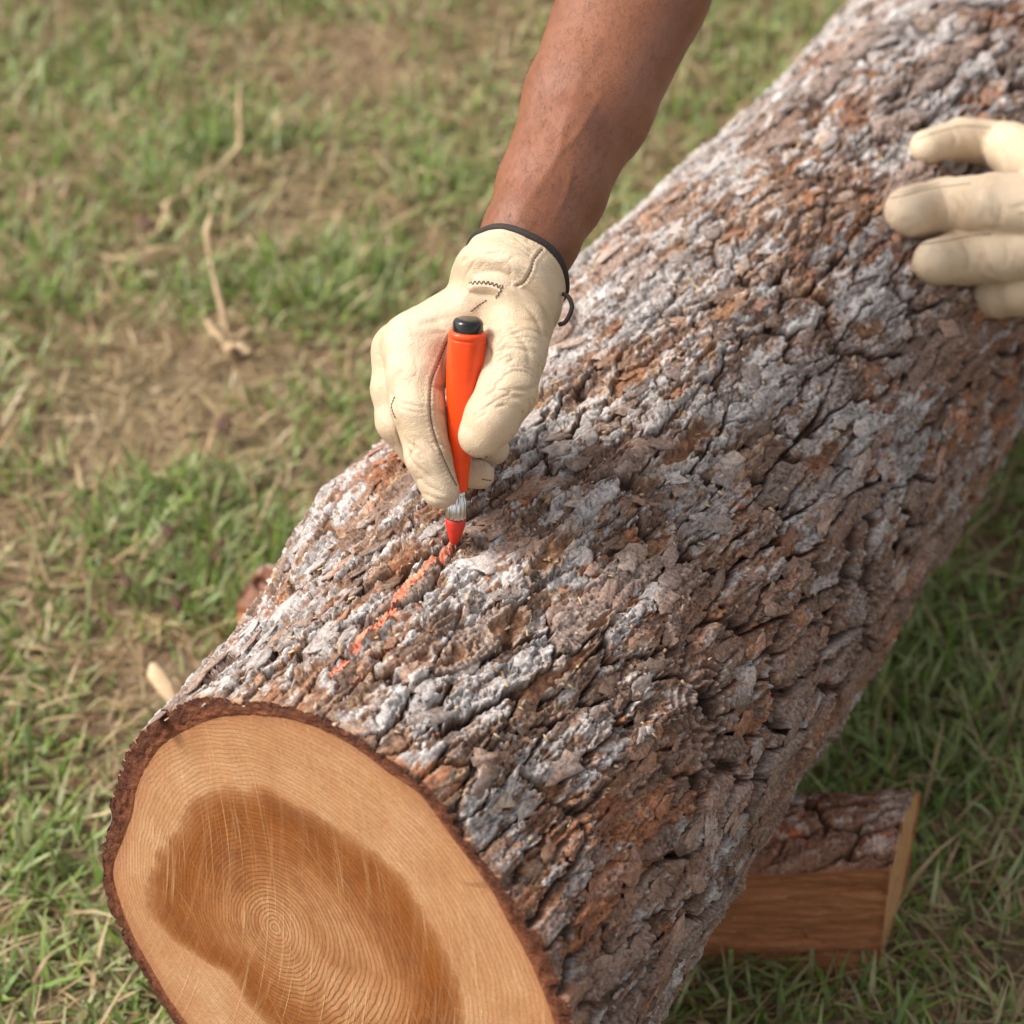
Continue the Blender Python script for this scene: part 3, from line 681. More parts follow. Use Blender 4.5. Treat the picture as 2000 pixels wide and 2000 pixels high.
# ------------------------------------------------------------------ firewood that props the log
def split_piece(name, label, A, B, T, h, nbark=90, nl=190, seed=0, droop=0.02, ends=('endgrain', 'endgrain'), depth=None):
    """wedge of firewood: A, B ends of the front top edge (bark / split face), T the back top edge at end A"""
    A, B, T = map(np.array, (A, B, T)); ax = (B - A); Ln = np.linalg.norm(ax); ax /= Ln
    across = T - A; wdt = np.linalg.norm(across)
    root = thing(name, label, 'firewood', tuple(np.array([(A[0] + B[0]) / 2, (A[1] + B[1]) / 2, 0])))
    t = np.linspace(0, 1, nl)
    # bark crown
    q = np.linspace(0, 1, nbark); TT, Q = np.meshgrid(t, q, indexing='ij')
    s, l = Q * wdt, TT * Ln
    hgt = droop * np.sin(Q * math.pi) * 1.0
    hb, _, _, col = bark_field(math.radians(30) + s / R0, l * 1.2 + 3.0 + seed * 0.01)
    nz = hb * 0.8 * sstep(-0.02, 0.12, Q)
    P = A + ax * l[..., None] + (across / wdt) * s[..., None] + E2 * (hgt + nz + 0.004 * Q)[..., None]
    P += ax * (0.002 * fbm(s / 0.01, s * 0, seed + 8, 3) * (1 - sstep(0, 0.02, TT)))[..., None]
    col = np.clip(col * np.array([1.15, 0.92, 0.82]), 0, 0.6)
    child('bark', P.reshape(-1, 3), grid_faces(nl, nbark), M['bark'], root, colors={'bark_color': col.reshape(-1, 3)})
    # split faces: front, and the back that meets it low down
    bot = h if depth is None else depth
    d = np.linspace(0, 1, 90); TT, Dq = np.meshgrid(t, d, indexing='ij'); l = TT * Ln
    inn = across / wdt
    rough = 0.006 * fbm(l / 0.15, Dq * bot / 0.016, seed + 11, 4) + 0.004 * np.abs(fbm(l / 0.06, Dq * bot / 0.006, seed + 12, 4)) + 0.0025 * np.floor(3 * fbm(l / 0.2, Dq * bot / 0.02, seed + 13, 3))
    rough = rough * sstep(-0.02, 0.1, Dq) * sstep(-0.01, 0.03, TT)
    front = A + ax * l[..., None] - E2 * (Dq * bot)[..., None] + inn * (0.10 * wdt * Dq ** 2 + rough)[..., None]
    child('split_face', front.reshape(-1, 3), grid_faces(nl, 90)[:, ::-1], M['split'], root)
    back = A + inn * wdt + ax * l[..., None] - E2 * (Dq * bot)[..., None] - inn * (0.25 * wdt * Dq ** 1.5 + rough)[..., None]
    child('split_face', back.reshape(-1, 3), grid_faces(nl, 90), M['split'], root)
    # sawn ends
    for e, org, sg in ((0, A, 1), (1, B, -1)):
        q = np.linspace(0, 1, 26); Dq, Q = np.meshgrid(d, q, indexing='ij')
        l0 = inn * (0.10 * wdt * Dq ** 2)[..., None]; r0 = inn * (wdt - 0.25 * wdt * Dq ** 1.5)[..., None]
        P = org + l0 * (1 - Q)[..., None] + r0 * Q[..., None] - E2 * (Dq * bot)[..., None] + E2 * ((droop * np.sin(Q * math.pi) + 0.002) * (1 - Dq) ** 2)[..., None]
        P = P + ax * (sg * 0.0015 + 0.0008 * fbm(Dq * 9, Q * 9, seed + 20, 3))[..., None]
        child('sawn_end', P.reshape(-1, 3), grid_faces(90, 26) if sg > 0 else grid_faces(90, 26)[:, ::-1], M[ends[e]], root)
    return root
hK = 0.098
K = on_ground(np.array(1740.0), np.array(1696.0), hK); KB = on_ground(np.array(1440.0), np.array(1712.0), hK - 0.012); KT = on_ground(np.array(1800.0), np.array(1548.0), hK + 0.004)
dirK = (KB - K) / np.linalg.norm(KB - K)
split_piece('firewood', 'split firewood wedge with reddish bark under the near right side of the log', K, K + dirK * 0.235, KT, hK, seed=300)
K2 = on_ground(np.array(462.0), np.array(1176.0), 0.055); K2T = on_ground(np.array(535.0), np.array(1112.0), 0.060)
d2 = np.array([E1[0] * 0.9 - LA[0] * .1, E1[1] * 0.9 - LA[1] * .1, 0.0]); d2 /= np.linalg.norm(d2)
split_piece('firewood', 'small orange-brown firewood block peeking out behind the left side of the log', K2, K2 + d2 * 0.16, K2T, 0.06, seed=330, droop=0.008, ends=('split', 'split'))

# ------------------------------------------------------------------ hand frame: pixels x, y and z (pixels towards the camera)
TIP_PX = (887.0, 1062.0); REAR_PX = (915.0, 622.0)
_, _, tip_d = log_uv(np.array(TIP_PX[0]), np.array(TIP_PX[1])); tip_d = float(tip_d) - 0.001
TIPZ = -78.0
DM = tip_d / (1 - TIPZ / FPX)                     # depth where z = 0
def hp(P):
    P = np.asarray(P, float); return at_depth(P[..., 0], P[..., 1], DM * (1 - P[..., 2] / FPX))
PXM = FPX / DM                                    # pixels per metre at the hand
def cone(p, a, ra, b, rb_):
    a = np.array(a, float); b = np.array(b, float); ba = b - a
    t = np.clip(((p - a) @ ba) / (ba @ ba), 0, 1)
    return np.sqrt(((p - a - t[..., None] * ba) ** 2).sum(-1)) - (ra + (rb_ - ra) * t)
def smin(a, b, k):
    h = np.clip(0.5 + 0.5 * (b - a) / k, 0, 1); return b + (a - b) * h - k * h * (1 - h)
def chain(p, pts, k=8):
    d = None
    for (a, ra), (b, rb_) in zip(pts[:-1], pts[1:]):
        c = cone(p, a, ra, b, rb_); d = c if d is None else smin(d, c, k)
    return d
def sdf_mesh(fn, lo, hi, h, sm=2):
    lo = np.array(lo, float); n = np.ceil((np.array(hi) - lo) / h).astype(int) + 1
    D = np.empty(n, np.float32)
    ys = lo[1] + np.arange(n[1]) * h; zs = lo[2] + np.arange(n[2]) * h
    for i0 in range(0, n[0], 24):
        xs = lo[0] + np.arange(i0, min(i0 + 24, n[0])) * h
        G = np.stack(np.meshgrid(xs, ys, zs, indexing='ij'), -1); D[i0:i0 + len(xs)] = fn(G)
    V, F = surface_nets(D, lo, h)
    for _ in range(sm):                              # light relaxation
        acc = np.zeros_like(V); num = np.zeros(len(V))
        for a, b in ((0, 1), (1, 2), (2, 3), (3, 0)):
            np.add.at(acc, F[:, a], V[F[:, b]]); np.add.at(num, F[:, a], 1); np.add.at(acc, F[:, b], V[F[:, a]]); np.add.at(num, F[:, b], 1)
        V = V * 0.4 + 0.6 * acc / num[:, None]
    return V, F
def normals(V, F):
    q = V[F]; n = np.cross(q[:, 2] - q[:, 0], q[:, 3] - q[:, 1]); N = np.zeros_like(V)
    for k in range(4): np.add.at(N, F[:, k], n)
    return N / (np.linalg.norm(N, axis=1, keepdims=True) + 1e-12)
def orient(V, F):
    v = V[F]; vol = np.einsum('ij,ij->i', v[:, 0], np.cross(v[:, 1], v[:, 2])).sum() + np.einsum('ij,ij->i', v[:, 0], np.cross(v[:, 2], v[:, 3])).sum()
    return F if vol > 0 else F[:, ::-1]

# wrist, cuff and arm axes
CUFF_C = np.array([1012.0, 522.0, -62.0]); CUFF_N = np.array([0.42, -0.66, -0.62]); CUFF_N /= np.linalg.norm(CUFF_N)
ARM = [((1000, 545, -40), 84), ((1036, 462, -100), 92), ((1076, 372, -185), 104), ((1147, 200, -330), 122), ((1240, -30, -520), 138), ((1310, -200, -660), 146)]

FINGERS = dict(
    index=[((812, 672, -42), 62), ((812, 735, -12), 57), ((816, 795, 8), 52), ((836, 890, 8), 44), ((860, 958, 2), 37)],
    middle=[((784, 694, -105), 58), ((772, 760, -85), 46), ((778, 822, -78), 43), ((838, 905, -108), 38), ((938, 928, -108), 28)],
    ring=[((800, 700, -165), 52), ((782, 780, -150), 42), ((800, 850, -155), 40), ((880, 880, -165), 36), ((966, 878, -150), 30)],
    pinky=[((830, 700, -220), 46), ((810, 770, -215), 38), ((850, 830, -220), 36), ((930, 840, -215), 32), ((985, 825, -195), 28)])
THUMB = [((1020, 600, -18), 72), ((1004, 688, 28), 62), ((990, 765, 60), 57), ((962, 815, 62), 52), ((940, 849, 58), 46)]
def glove_fn(p):
    palm = chain(p, [((978, 576, -62), 62), ((812, 672, -42), 62)], 20)
    for m in (((790, 684, -108), 60), ((806, 696, -165), 54), ((836, 700, -220), 48)):
        palm = smin(palm, cone(p, (985, 580, -100), 64, *m), 36)
    palm = smin(palm, cone(p, (1010, 605, -70), 70, (930, 740, -150), 60), 40)          # heel of the palm
    palm = smin(palm, cone(p, (905, 690, -60), 50, (960, 690, -40), 55), 40)            # web between thumb and index
    f = chain(p, FINGERS['index'], 14)
    mid = chain(p, FINGERS['middle'], 14); f = smin(f, mid, 5)
    f = smin(f, chain(p, FINGERS['ring'], 12), 5); f = smin(f, chain(p, FINGERS['pinky'], 12), 5)
    g = smin(f, palm, 20)
    g = smin(g, chain(p, THUMB, 18), 16)
    # cuff: a sleeve that flares from the gathered wrist, cut off at the rim and hollow
    q = p - CUFF_C; ax = q @ CUFF_N; rad = np.sqrt(np.maximum((q * q).sum(-1) - ax * ax, 0))
    bulge = 9 * np.exp(-((ax + 62) / 26) ** 2) - 5 * np.exp(-((ax + 108) / 20) ** 2)
    cuff = np.maximum(rad - (107 + 0.05 * ax + bulge - 0.85 * np.maximum(-ax - 74, 0)), np.maximum(ax, -ax - 120))
    g = smin(g, cuff, 30)
    g = np.maximum(g, ax)
    g = np.maximum(g, -np.maximum(rad - 100, -ax - 45))
    return g
V, F = sdf_mesh(glove_fn, (690, 395, -330), (1150, 1030, 150), 3.0, 2)
F = orient(V * np.array([1, -1, 1]), F)
# folds and creases pressed into the leather (px polyline, width, depth; negative depth = raised fold)
CREASES = [([(766, 770), (770, 800), (780, 840), (797, 892), (812, 925)], 4.5, 7), ([(876, 660), (868, 700), (868, 740)], 5, 4), ([(1000, 640), (1030, 680), (1035, 720)], 6, 2.5), ([(960, 690), (1000, 680), (1045, 690)], 4, 3.5), ([(890, 620), (850, 625), (810, 640)], 6, 2.5), ([(760, 650), (790, 660), (830, 662)], 9, 2),
           ([(930, 536), (955, 530), (980, 534), (1000, 548), (1012, 560)], 6, 3.5), ([(905, 520), (940, 505), (985, 512), (1020, 530)], 12, -5), ([(1012, 560), (1040, 575), (1065, 600), (1080, 640)], 6, 5),
           ([(985, 565), (1020, 590), (1050, 625), (1062, 660)], 5, 3.5), ([(1055, 752), (1030, 762), (998, 760)], 5, 4.5), ([(1050, 765), (1020, 775), (990, 772)], 4, 2), ([(948, 672), (952, 690), (950, 716)], 8, 9),
           ([(945, 660), (985, 650), (1030, 655)], 6, 3), ([(950, 715), (985, 705), (1020, 712)], 6, 3.5), ([(955, 735), (1000, 728), (1030, 735)], 6, 2), ([(940, 640), (990, 625), (1050, 630)], 6, 2.5),
           ([(870, 640), (855, 632), (838, 630)], 6, 4), ([(880, 655), (860, 650), (840, 652)], 5, 2), ([(771, 778), (785, 788), (810, 793), (845, 800)], 4, 3), ([(770, 790), (795, 802), (838, 808)], 4, 2), ([(850, 755), (865, 758), (876, 760)], 5, 5),
           ([(790, 860), (820, 880), (850, 915)], 4, 2.5), ([(800, 900), (830, 925), (862, 950)], 4, 2.5), ([(812, 935), (845, 955), (880, 968)], 3.5, 2), ([(818, 960), (850, 975), (885, 980)], 3.5, 2),
           ([(798, 880), (826, 905), (856, 935)], 3.5, 2), ([(735, 740), (745, 780), (752, 820)], 6, 2), ([(792, 720), (770, 745), (765, 775)], 8, 2.5), ([(850, 830), (868, 838), (880, 850)], 4, 3), ([(848, 800), (866, 806), (878, 812)], 4, 3.5),
           ([(850, 860), (872, 872), (886, 884)], 4, 3), ([(985, 850), (965, 835), (955, 820)], 5, 1.5), ([(895, 560), (925, 575), (965, 578)], 6, 3), ([(905, 548), (935, 552), (975, 556)], 5, 2)]
SEAM_LINES = [[(886, 644), (872, 672), (855, 712), (842, 750), (840, 798), (846, 840), (863, 887), (880, 925), (895, 955)], [(1059, 487), (1050, 497), (1042, 510), (1036, 530), (1023, 551), (1008, 559)], [(905, 888), (917, 895), (932, 897), (955, 890)]]
def press(V, F, creases, front=None):
    N = normals(V, F); D = np.zeros(len(V))
    vis = sstep(0.05, 0.45, N[:, 2] if front is None else front(V, N))
    for P, w, dep in creases:
        P = catmull(P, 4); d, t = poly_dist(V[:, 0], V[:, 1], P)
        D += dep * np.exp(-(d / w) ** 2) * np.sin(np.clip(t, 0.04, 0.96) * math.pi) ** 0.5 * vis
    for P in SEAM_LINES:
        P = catmull(P, 6); d, t = poly_dist(V[:, 0], V[:, 1], P); L = np.linalg.norm(np.diff(P, axis=0), axis=1).sum()
        D += vis * (2.2 * np.exp(-(d / 2.8) ** 2) - 1.0 * np.exp(-((d - 6) / 4) ** 2))
        D += vis * 1.3 * np.exp(-((d - 8) / 6) ** 2) * np.clip(np.sin(t * L / 8.5 * 2 * math.pi + 2 * np.sin(t * 17)), 0, 1) ** 2
    n3 = fbm(V[:, 0] / 30 + V[:, 2] / 40, V[:, 1] / 40 + V[:, 2] / 50, 401, 2) * 1.3
    def fold(ang, lw, ww, seed):
        c, s_ = math.cos(ang), math.sin(ang); n = fbm((V[:, 0] * c + V[:, 1] * s_) / lw + V[:, 2] / 60, (-V[:, 0] * s_ + V[:, 1] * c) / ww + V[:, 2] / 25, seed, 3)
        return (1 - np.abs(n) * 3.2).clip(0, 1) ** 3 * (0.35 + sstep(0.35, 0.65, vnoise(V[:, 0] / 40 + V[:, 2] / 60, V[:, 1] / 40, seed + 7)))
    x, y = V[:, 0], V[:, 1]
    low = sstep(815, 880, y) * (1 - sstep(880, 905, x)); thm = sstep(900, 960, x) * sstep(600, 660, y) * (1 - sstep(820, 880, y)); back = (1 - sstep(860, 900, x)) * (1 - sstep(780, 840, y)); cf = 1 - sstep(540, 590, y)
    D += 2.2 * low * fold(0.72, 60, 16, 411) + 2.4 * thm * fold(-0.25, 90, 24, 412) + 1.2 * back * fold(1.9, 90, 26, 413) + 2.0 * cf * fold(0.35, 90, 30, 414)
    return V - N * (D - n3)[:, None]
F_px = orient(V, F)
V = press(V, F_px, CREASES)
person = thing('person', 'person reaching over the log, bare tanned forearms and cream leather work gloves', 'person', tuple(np.round(hp(CUFF_C), 3) * np.array([1, 1, 0])))
VW = hp(V); FW = orient(VW - VW.mean(0), F)
glove = child('work_glove', VW, FW, M['leather'], person); glove['label'] = 'cream leather work glove on the right hand gripping the orange crayon holder'
bvh = BVHTree.FromPolygons([tuple(v) for v in VW], [tuple(f) for f in FW])
def onto(P, b=bvh, lift=0.0003):
    """project photo points along the view onto a mesh"""
    out, nn = [], []
    for u, v in np.asarray(P, float):
        d = Vector(rays(u, v)).normalized(); loc, n, i, dist = b.ray_cast(Vector(CAM), d)
        if loc is not None:
            if n.dot(d) > 0: n = -n
            out.append(np.array(loc + n * lift)); nn.append(np.array(n))
    return np.array(out), np.array(nn)
def stitches(P, name, parent, b=bvh, step=7.0, duty=0.72, r=0.00030, zig=0.0, kind='stuff'):
    P = catmull(P, 10); seg = np.linalg.norm(np.diff(P, axis=0), axis=1); s = np.concatenate([[0], np.cumsum(seg)]); parts = []
    n = int(s[-1] / step)
    for k in range(n):
        a = k * step; ss = np.linspace(a, a + step * duty, 4)
        q = np.stack([np.interp(ss, s, P[:, 0]), np.interp(ss, s, P[:, 1])], 1)
        if zig:
            t = P[min(np.searchsorted(s, a), len(P) - 1)] - P[max(np.searchsorted(s, a) - 1, 0)]; t = t / (np.linalg.norm(t) + 1e-9); nrm = np.array([-t[1], t[0]])
            q = q + nrm * (np.linspace(-zig, zig, 4) * (1 if k % 2 else -1))[:, None]
        X, N = onto(q, b)
        if len(X) == 4 and np.linalg.norm(np.diff(X, axis=0), axis=1).max() < 0.006:
            X[[0, -1]] -= N[[0, -1]] * 0.0004; parts.append(tube_np(X, r, 6))
    if parts:
        Vs, Fs = join(parts); tag(child(name, Vs, Fs, M['thread'], parent), kind=kind)
SEAMS = [([(886, 644), (872, 672), (855, 712), (842, 750), (840, 798), (846, 840), (863, 887), (880, 925), (895, 955)], 0), ([(950, 586), (932, 598), (916, 611)], 0), ([(982, 557), (975, 572), (966, 586)], 2.0),
         ([(916, 553), (935, 552), (955, 553), (980, 561)], 3.5), ([(1059, 487), (1050, 497), (1042, 510), (1036, 530), (1023, 551), (1008, 559)], 0), ([(771, 775), (765, 792), (768, 806), (774, 819)], 0),
         ([(905, 888), (917, 895), (932, 897), (955, 890)], 0), ([(942, 936), (957, 938), (970, 935)], 0)]
for P, z in SEAMS: stitches(P, 'seam', glove, zig=z, step=4.2 if z else 6.5)
# dark binding round the cuff opening, with its small elastic loop
u = np.cross(CUFF_N, [0, 1, 0]); u /= np.linalg.norm(u); w = np.cross(CUFF_N, u)
a = np.linspace(0, 2 * math.pi, 73)[:-1]
rim = CUFF_C + CUFF_N * -1.0 + 104.0 * (np.cos(a)[:, None] * u + np.sin(a)[:, None] * w) + CUFF_N * (3 * np.sin(2 * a + .6) + 2 * np.sin(5 * a))[:, None]
child('cuff_binding', *tube_np(hp(rim), 8.5 / PXM, 10, closed=True), M['trim'], glove)
loop = catmull([(1099, 574, 10), (1110, 580, 16), (1117, 598, 18), (1112, 616, 16), (1103, 630, 10), (1092, 634, 4)], 8)
child('elastic_loop', *tube_np(hp(loop), 4.6 / PXM, 8), M['trim'], glove)

# forearm
def arm_fn(p):
    d = chain(p, ARM, 30)
    d = smin(d, cone(p, (1005, 455, -45), 30, (1120, 250, -175), 42), 46)                 # tendon ridge on the lit side
    d = smin(d, cone(p, (1010, 425, -70), 34, (1018, 418, -74), 36), 30)                  # wrist bone
    return smin(d, cone(p, (1160, 230, -340), 92, (1265, -30, -520), 118), 40)
V, F = sdf_mesh(arm_fn, (890, -260, -860), (1530, 640, 60), 5.5, 3)
Fp = orient(V, F); N = normals(V, Fp); V = V + N * (1.6 * fbm(V[:, 0] / 60 + V[:, 2] / 70, V[:, 1] / 70, 451, 3))[:, None]
for P, w_, d_ in (([(1010, 415), (1050, 365), (1090, 300), (1105, 230), (1135, 150)], 8, 4), ([(1075, 440), (1105, 380), (1120, 320)], 6, 2.5), ([(1090, 300), (1130, 260), (1170, 190)], 6, 3), ([(975, 400), (1000, 330), (1030, 250), (1045, 150)], 9, 3), ([(985, 432), (1040, 438), (1085, 465)], 4, -2.5)):
    d, t = poly_dist(V[:, 0], V[:, 1], catmull(P, 4)); V = V + N * (0.7 * d_ * np.exp(-(d / w_) ** 2) * sstep(0.1, 0.5, N[:, 2]) * np.sin(np.clip(t, .05, .95) * math.pi) ** 0.5)[:, None]
VA = hp(V); FA = orient(VA - VA.mean(0), F)
arm = child('forearm', VA, FA, M['skin'], person); arm['label'] = 'bare tanned right forearm with fine dark hair'
abvh = BVHTree.FromPolygons([tuple(v) for v in VA], [tuple(f) for f in FA])
def arm_hair(V, F, n, parent, seed):
    g = np.random.default_rng(seed); N = normals(V, F); i = g.integers(0, len(V), n); q, nn = V[i], N[i]
    along = hp(np.array([1036.0, 462, -100])) - hp(np.array([1158.0, 200, -330])); along /= np.linalg.norm(along)
    t = along[None] * 0.8 + g.normal(0, 0.45, (n, 3)); t -= nn * (t * nn).sum(1, keepdims=True); t /= np.linalg.norm(t, axis=1, keepdims=True)
    L = g.uniform(0.004, 0.010, n)[:, None]
    p1 = q + nn * L * 0.14 + t * L * 0.5; p2 = q + nn * L * 0.16 + t * L
    b = np.cross(t, nn); w = 0.00004
    V8 = np.stack([q - b * w, q + b * w, p1 - b * w * .8, p1 + b * w * .8, p2 - b * w * .2, p2 + b * w * .2], 1).reshape(-1, 3)
    k = np.arange(n)[:, None] * 6; F4 = np.concatenate([k + np.array([[0, 1, 3, 2]]), k + np.array([[2, 3, 5, 4]])])
    tag(child('arm_hair', V8, F4, M['hair'], parent), kind='stuff')
arm_hair(VA, FA, 11000, person, 61)

# ------------------------------------------------------------------ the orange crayon holder
A3 = hp(np.array([REAR_PX[0], REAR_PX[1], 78.0])); B3 = hp(np.array([TIP_PX[0], TIP_PX[1], TIPZ]))
MAX = (B3 - A3); ML = np.linalg.norm(MAX); MAX /= ML
marker = thing('marking_crayon', 'orange marking crayon holder with black end cap held against the bark', 'marker', tuple(B3))
mu = np.cross(MAX, [0, 0, 1]); mu /= np.linalg.norm(mu); mv = np.cross(MAX, mu)
def lathe(name, prof, mat, flutes=0, famp=0.0, n=48, facet=0):
    """prof: (fraction along the holder, radius in px)"""
    P = np.array(prof, float); a = np.arange(n) * 2 * math.pi / n; V = []
    for f, r in P:
        rr = np.full(n, r)
        if flutes: rr = rr * (1 + famp * np.sign(np.sin(a * flutes)) * (r > 1))
        if facet: rr = rr * (1 + 0.02 * np.cos(a * facet))
        V.append(A3 + MAX * (f * ML) + (rr / PXM)[:, None] * (np.cos(a)[:, None] * mu + np.sin(a)[:, None] * mv))
    return child(name, np.concatenate(V), grid_faces(len(P), n, True), mat, marker)
lathe('end_cap', [(0.0, 0.1), (0.0, 14), (0.001, 22), (0.005, 26), (0.016, 29.5), (0.05, 30), (0.056, 30), (0.06, 0.1)], M['black'])
lathe('barrel', [(0.052, 0.1), (0.052, 30), (0.056, 34.5), (0.062, 36), (0.078, 36.5), (0.080, 35.4), (0.085, 35.4), (0.087, 36.5), (0.09, 36.5), (0.2, 36.5), (0.30, 35), (0.38, 32), (0.46, 28.5), (0.54, 25), (0.61, 22.5), (0.66, 21), (0.74, 20), (0.752, 19), (0.756, 17), (0.756, 0.1)], M['orange'], facet=6)
lathe('ferrule', [(0.752, 0.1), (0.752, 14.5), (0.775, 15), (0.79, 16), (0.80, 19), (0.875, 20.5), (0.885, 19), (0.886, 0.1)], M['chrome'], flutes=14, famp=0.05, n=112)
lathe('crayon_tip', [(0.882, 0.1), (0.884, 19.5), (0.90, 20.5), (0.925, 18.5), (0.955, 14.5), (0.985, 10), (0.997, 7), (1.0, 0.1)], M['lead'])

# ------------------------------------------------------------------ the other gloved hand, resting on the log at the right
def log_z(u, v):
    return float(log_uv(np.array(float(u)), np.array(float(v)))[2])
D2 = log_z(1745, 400)
def hp2(P):
    P = np.asarray(P, float); return at_depth(P[..., 0], P[..., 1], D2 * (1 - P[..., 2] / FPX))
def sz(u, v): return FPX * (1 - log_z(u, v) / D2)
def fz(u, v, r): return (u, v, sz(u, v) + r * 0.9)
LEFT = dict(thumb=[(fz(1812, 288, 34), 36), (fz(1880, 272, 38), 42), (fz(1960, 285, 46), 54), ((2060, 340, 40), 68)],
            index=[(fz(1778, 414, 50), 52), (fz(1850, 405, 52), 58), ((1945, 400, 60), 62), ((2050, 405, 75), 66)],
            middle=[(fz(1826, 512, 44), 46), (fz(1885, 502, 46), 54), ((1960, 492, 40), 60), ((2050, 480, 50), 66)],
            ring=[((1905, 580, -70), 40), ((1945, 575, -30), 46), ((1995, 565, 0), 52), ((2055, 545, 20), 58)])
def left_fn(p):
    f = None
    for k in ('thumb', 'index', 'middle', 'ring'):
        c = chain(p, LEFT[k], 10); f = c if f is None else smin(f, c, 4)
    palm = cone(p, (2060, 420, 50), 72, (2190, 400, 40), 80)
    palm = smin(palm, cone(p, (2060, 500, 20), 66, (2190, 470, 20), 76), 30)
    g = smin(f, palm, 22)
    return smin(g, cone(p, (2180, 430, 30), 92, (2330, 380, 0), 96), 30)
V, F = sdf_mesh(left_fn, (1720, 190, -220), (2450, 680, 240), 5.0, 2)
V = press(V, orient(V, F), [([(1722, 385), (1760, 380), (1800, 370), (1850, 360)], 4, 5), ([(1725, 377), (1760, 371), (1800, 361), (1850, 351)], 4, -3), ([(1790, 463), (1830, 462), (1880, 455), (1950, 447)], 5, 5), ([(1800, 400), (1815, 430), (1812, 450)], 4, 2.5), ([(1850, 380), (1870, 410), (1865, 440)], 6, 3), ([(1945, 370), (1955, 410), (1950, 440)], 7, 4), ([(1900, 250), (1915, 280), (1905, 310)], 6, 3), ([(2020, 350), (2030, 420), (2020, 520)], 8, 4), ([(1838, 372), (1852, 405), (1846, 445)], 4, 4), ([(1872, 366), (1884, 400), (1878, 440)], 4, 3), ([(1820, 385), (1832, 410), (1828, 440)], 3, 2.5), ([(1880, 470), (1894, 500), (1888, 535)], 4, 4), ([(1905, 466), (1918, 498), (1912, 530)], 4, 3), ([(1855, 250), (1868, 272), (1860, 300)], 4, 3.5), ([(1745, 400), (1760, 430), (1765, 450)], 3, 1.5), ([(1935, 375), (1942, 400), (1938, 430)], 3, 3), ([(1960, 470), (1968, 495), (1962, 520)], 3, 3)])
VL = hp2(V); FL = orient(VL - VL.mean(0), F)
gl2 = child('work_glove', VL, FL, M['leather'], person); gl2['label'] = 'cream leather work glove on the left hand steadying the log at the right'
bv2 = BVHTree.FromPolygons([tuple(v) for v in VL], [tuple(f) for f in FL])
stitches([(1800, 478), (1840, 472), (1890, 462), (1940, 456)], 'seam', gl2, bv2, step=6)
stitches([(1790, 272), (1830, 258), (1880, 246), (1940, 250)], 'seam', gl2, bv2, step=6)
stitches([(1732, 388), (1760, 384), (1800, 374), (1850, 364), (1900, 358)], 'seam', gl2, bv2, step=6)
V, F = sdf_mesh(lambda p: chain(p, [((2290, 390, 5), 74), ((2420, 330, -60), 78), ((2620, 220, -220), 105), ((2760, 120, -330), 112)], 20), (2190, -20, -480), (2900, 520, 120), 12.0, 2)
VF = hp2(V); child('forearm', VF, orient(VF - VF.mean(0), F), M['skin'], person)

# ------------------------------------------------------------------ litter in the grass
def strip(px, w, name, label, cat, mat, lift=0.012, group=None, arch=0.0, z=None, thick=0.0016):
    P = catmull(px, 6); X = on_ground(P[:, 0], P[:, 1], 0.0); n = len(P); t = np.linspace(0, 1, n)
    X[:, 2] = ground_h(X[:, 0], X[:, 1]) + lift * 0.65 + 0.006 * fbm(t * 5, t * 0 + len(px), 7, 3) + (arch * np.sin(t * math.pi) if z is None else np.interp(t, np.linspace(0, 1, len(z)), z))
    T = np.gradient(X, axis=0); T /= np.linalg.norm(T, axis=1, keepdims=True); sd_ = np.cross(T, [0, 0, 1]); sd_ /= np.linalg.norm(sd_, axis=1, keepdims=True) + 1e-9
    ww = w * (0.35 + 0.65 * np.sin(np.clip(t, .06, .94) * math.pi) ** 0.5) * (1 + 0.7 * fbm(t * 9 + px[0][0], t * 0, 5, 3))
    up = np.array([0, 0, thick])
    V = np.stack([X - sd_ * ww[:, None] / 2, X + up * 1.2, X + sd_ * ww[:, None] / 2, X - up], 1).reshape(-1, 3)
    F = grid_faces(n, 4, True); F = np.vstack([F, [[3, 2, 1, 0]], [[(n - 1) * 4 + k for k in range(4)]]])
    c = X.mean(0); o = obj(name, mesh_np(name, V - c, F), mat); o.location = c
    return tag(o, label, cat, group)
strip([(311, 473), (322, 440), (330, 415), (350, 402), (372, 390)], 0.007, 'dry_stalk', 'pale bent stalk lying in the thin grass left of the green clump', 'stalk', M['straw'], 0.020)
strip([(372, 388), (400, 372), (440, 356), (473, 342), (476, 320), (478, 296)], 0.006, 'dry_stalk', 'long kinked pale stalk turning upward in the upper left grass', 'stalk', M['straw'], 0.020, z=[0, 0, .01, .02, .05, .07])
strip([(205, 518), (240, 528), (265, 526), (290, 513), (315, 505), (360, 502)], 0.010, 'wood_shaving', 'wide wavy pale shaving on the bare soil at the left edge', 'shaving', M['straw'], 0.018)
strip([(447, 672), (436, 650), (424, 628), (420, 612), (428, 602), (438, 606)], 0.006, 'wood_shaving', 'thin curled pale shaving standing up in the grass', 'shaving', M['chip'], 0.012, z=[0, .02, .05, .08, .09, .085])
strip([(405, 650), (420, 672), (436, 692), (450, 716)], 0.008, 'wood_shaving', 'short pale shaving below the curled one', 'shaving', M['straw'], 0.022)
strip([(440, 690), (465, 684), (490, 672), (512, 668)], 0.006, 'wood_shaving', 'narrow pale sliver pointing right beside the curled shaving', 'shaving', M['straw'], 0.022)
strip([(445, 705), (462, 700), (480, 706), (490, 712)], 0.012, 'wood_shaving', 'broad pale flake at the foot of the curled shaving', 'shaving', M['chip'], 0.020)
strip([(815, 345), (835, 355), (858, 362), (875, 372)], 0.006, 'dry_stalk', 'pale stalk lying in the grass left of the forearm', 'stalk', M['straw'], 0.020)
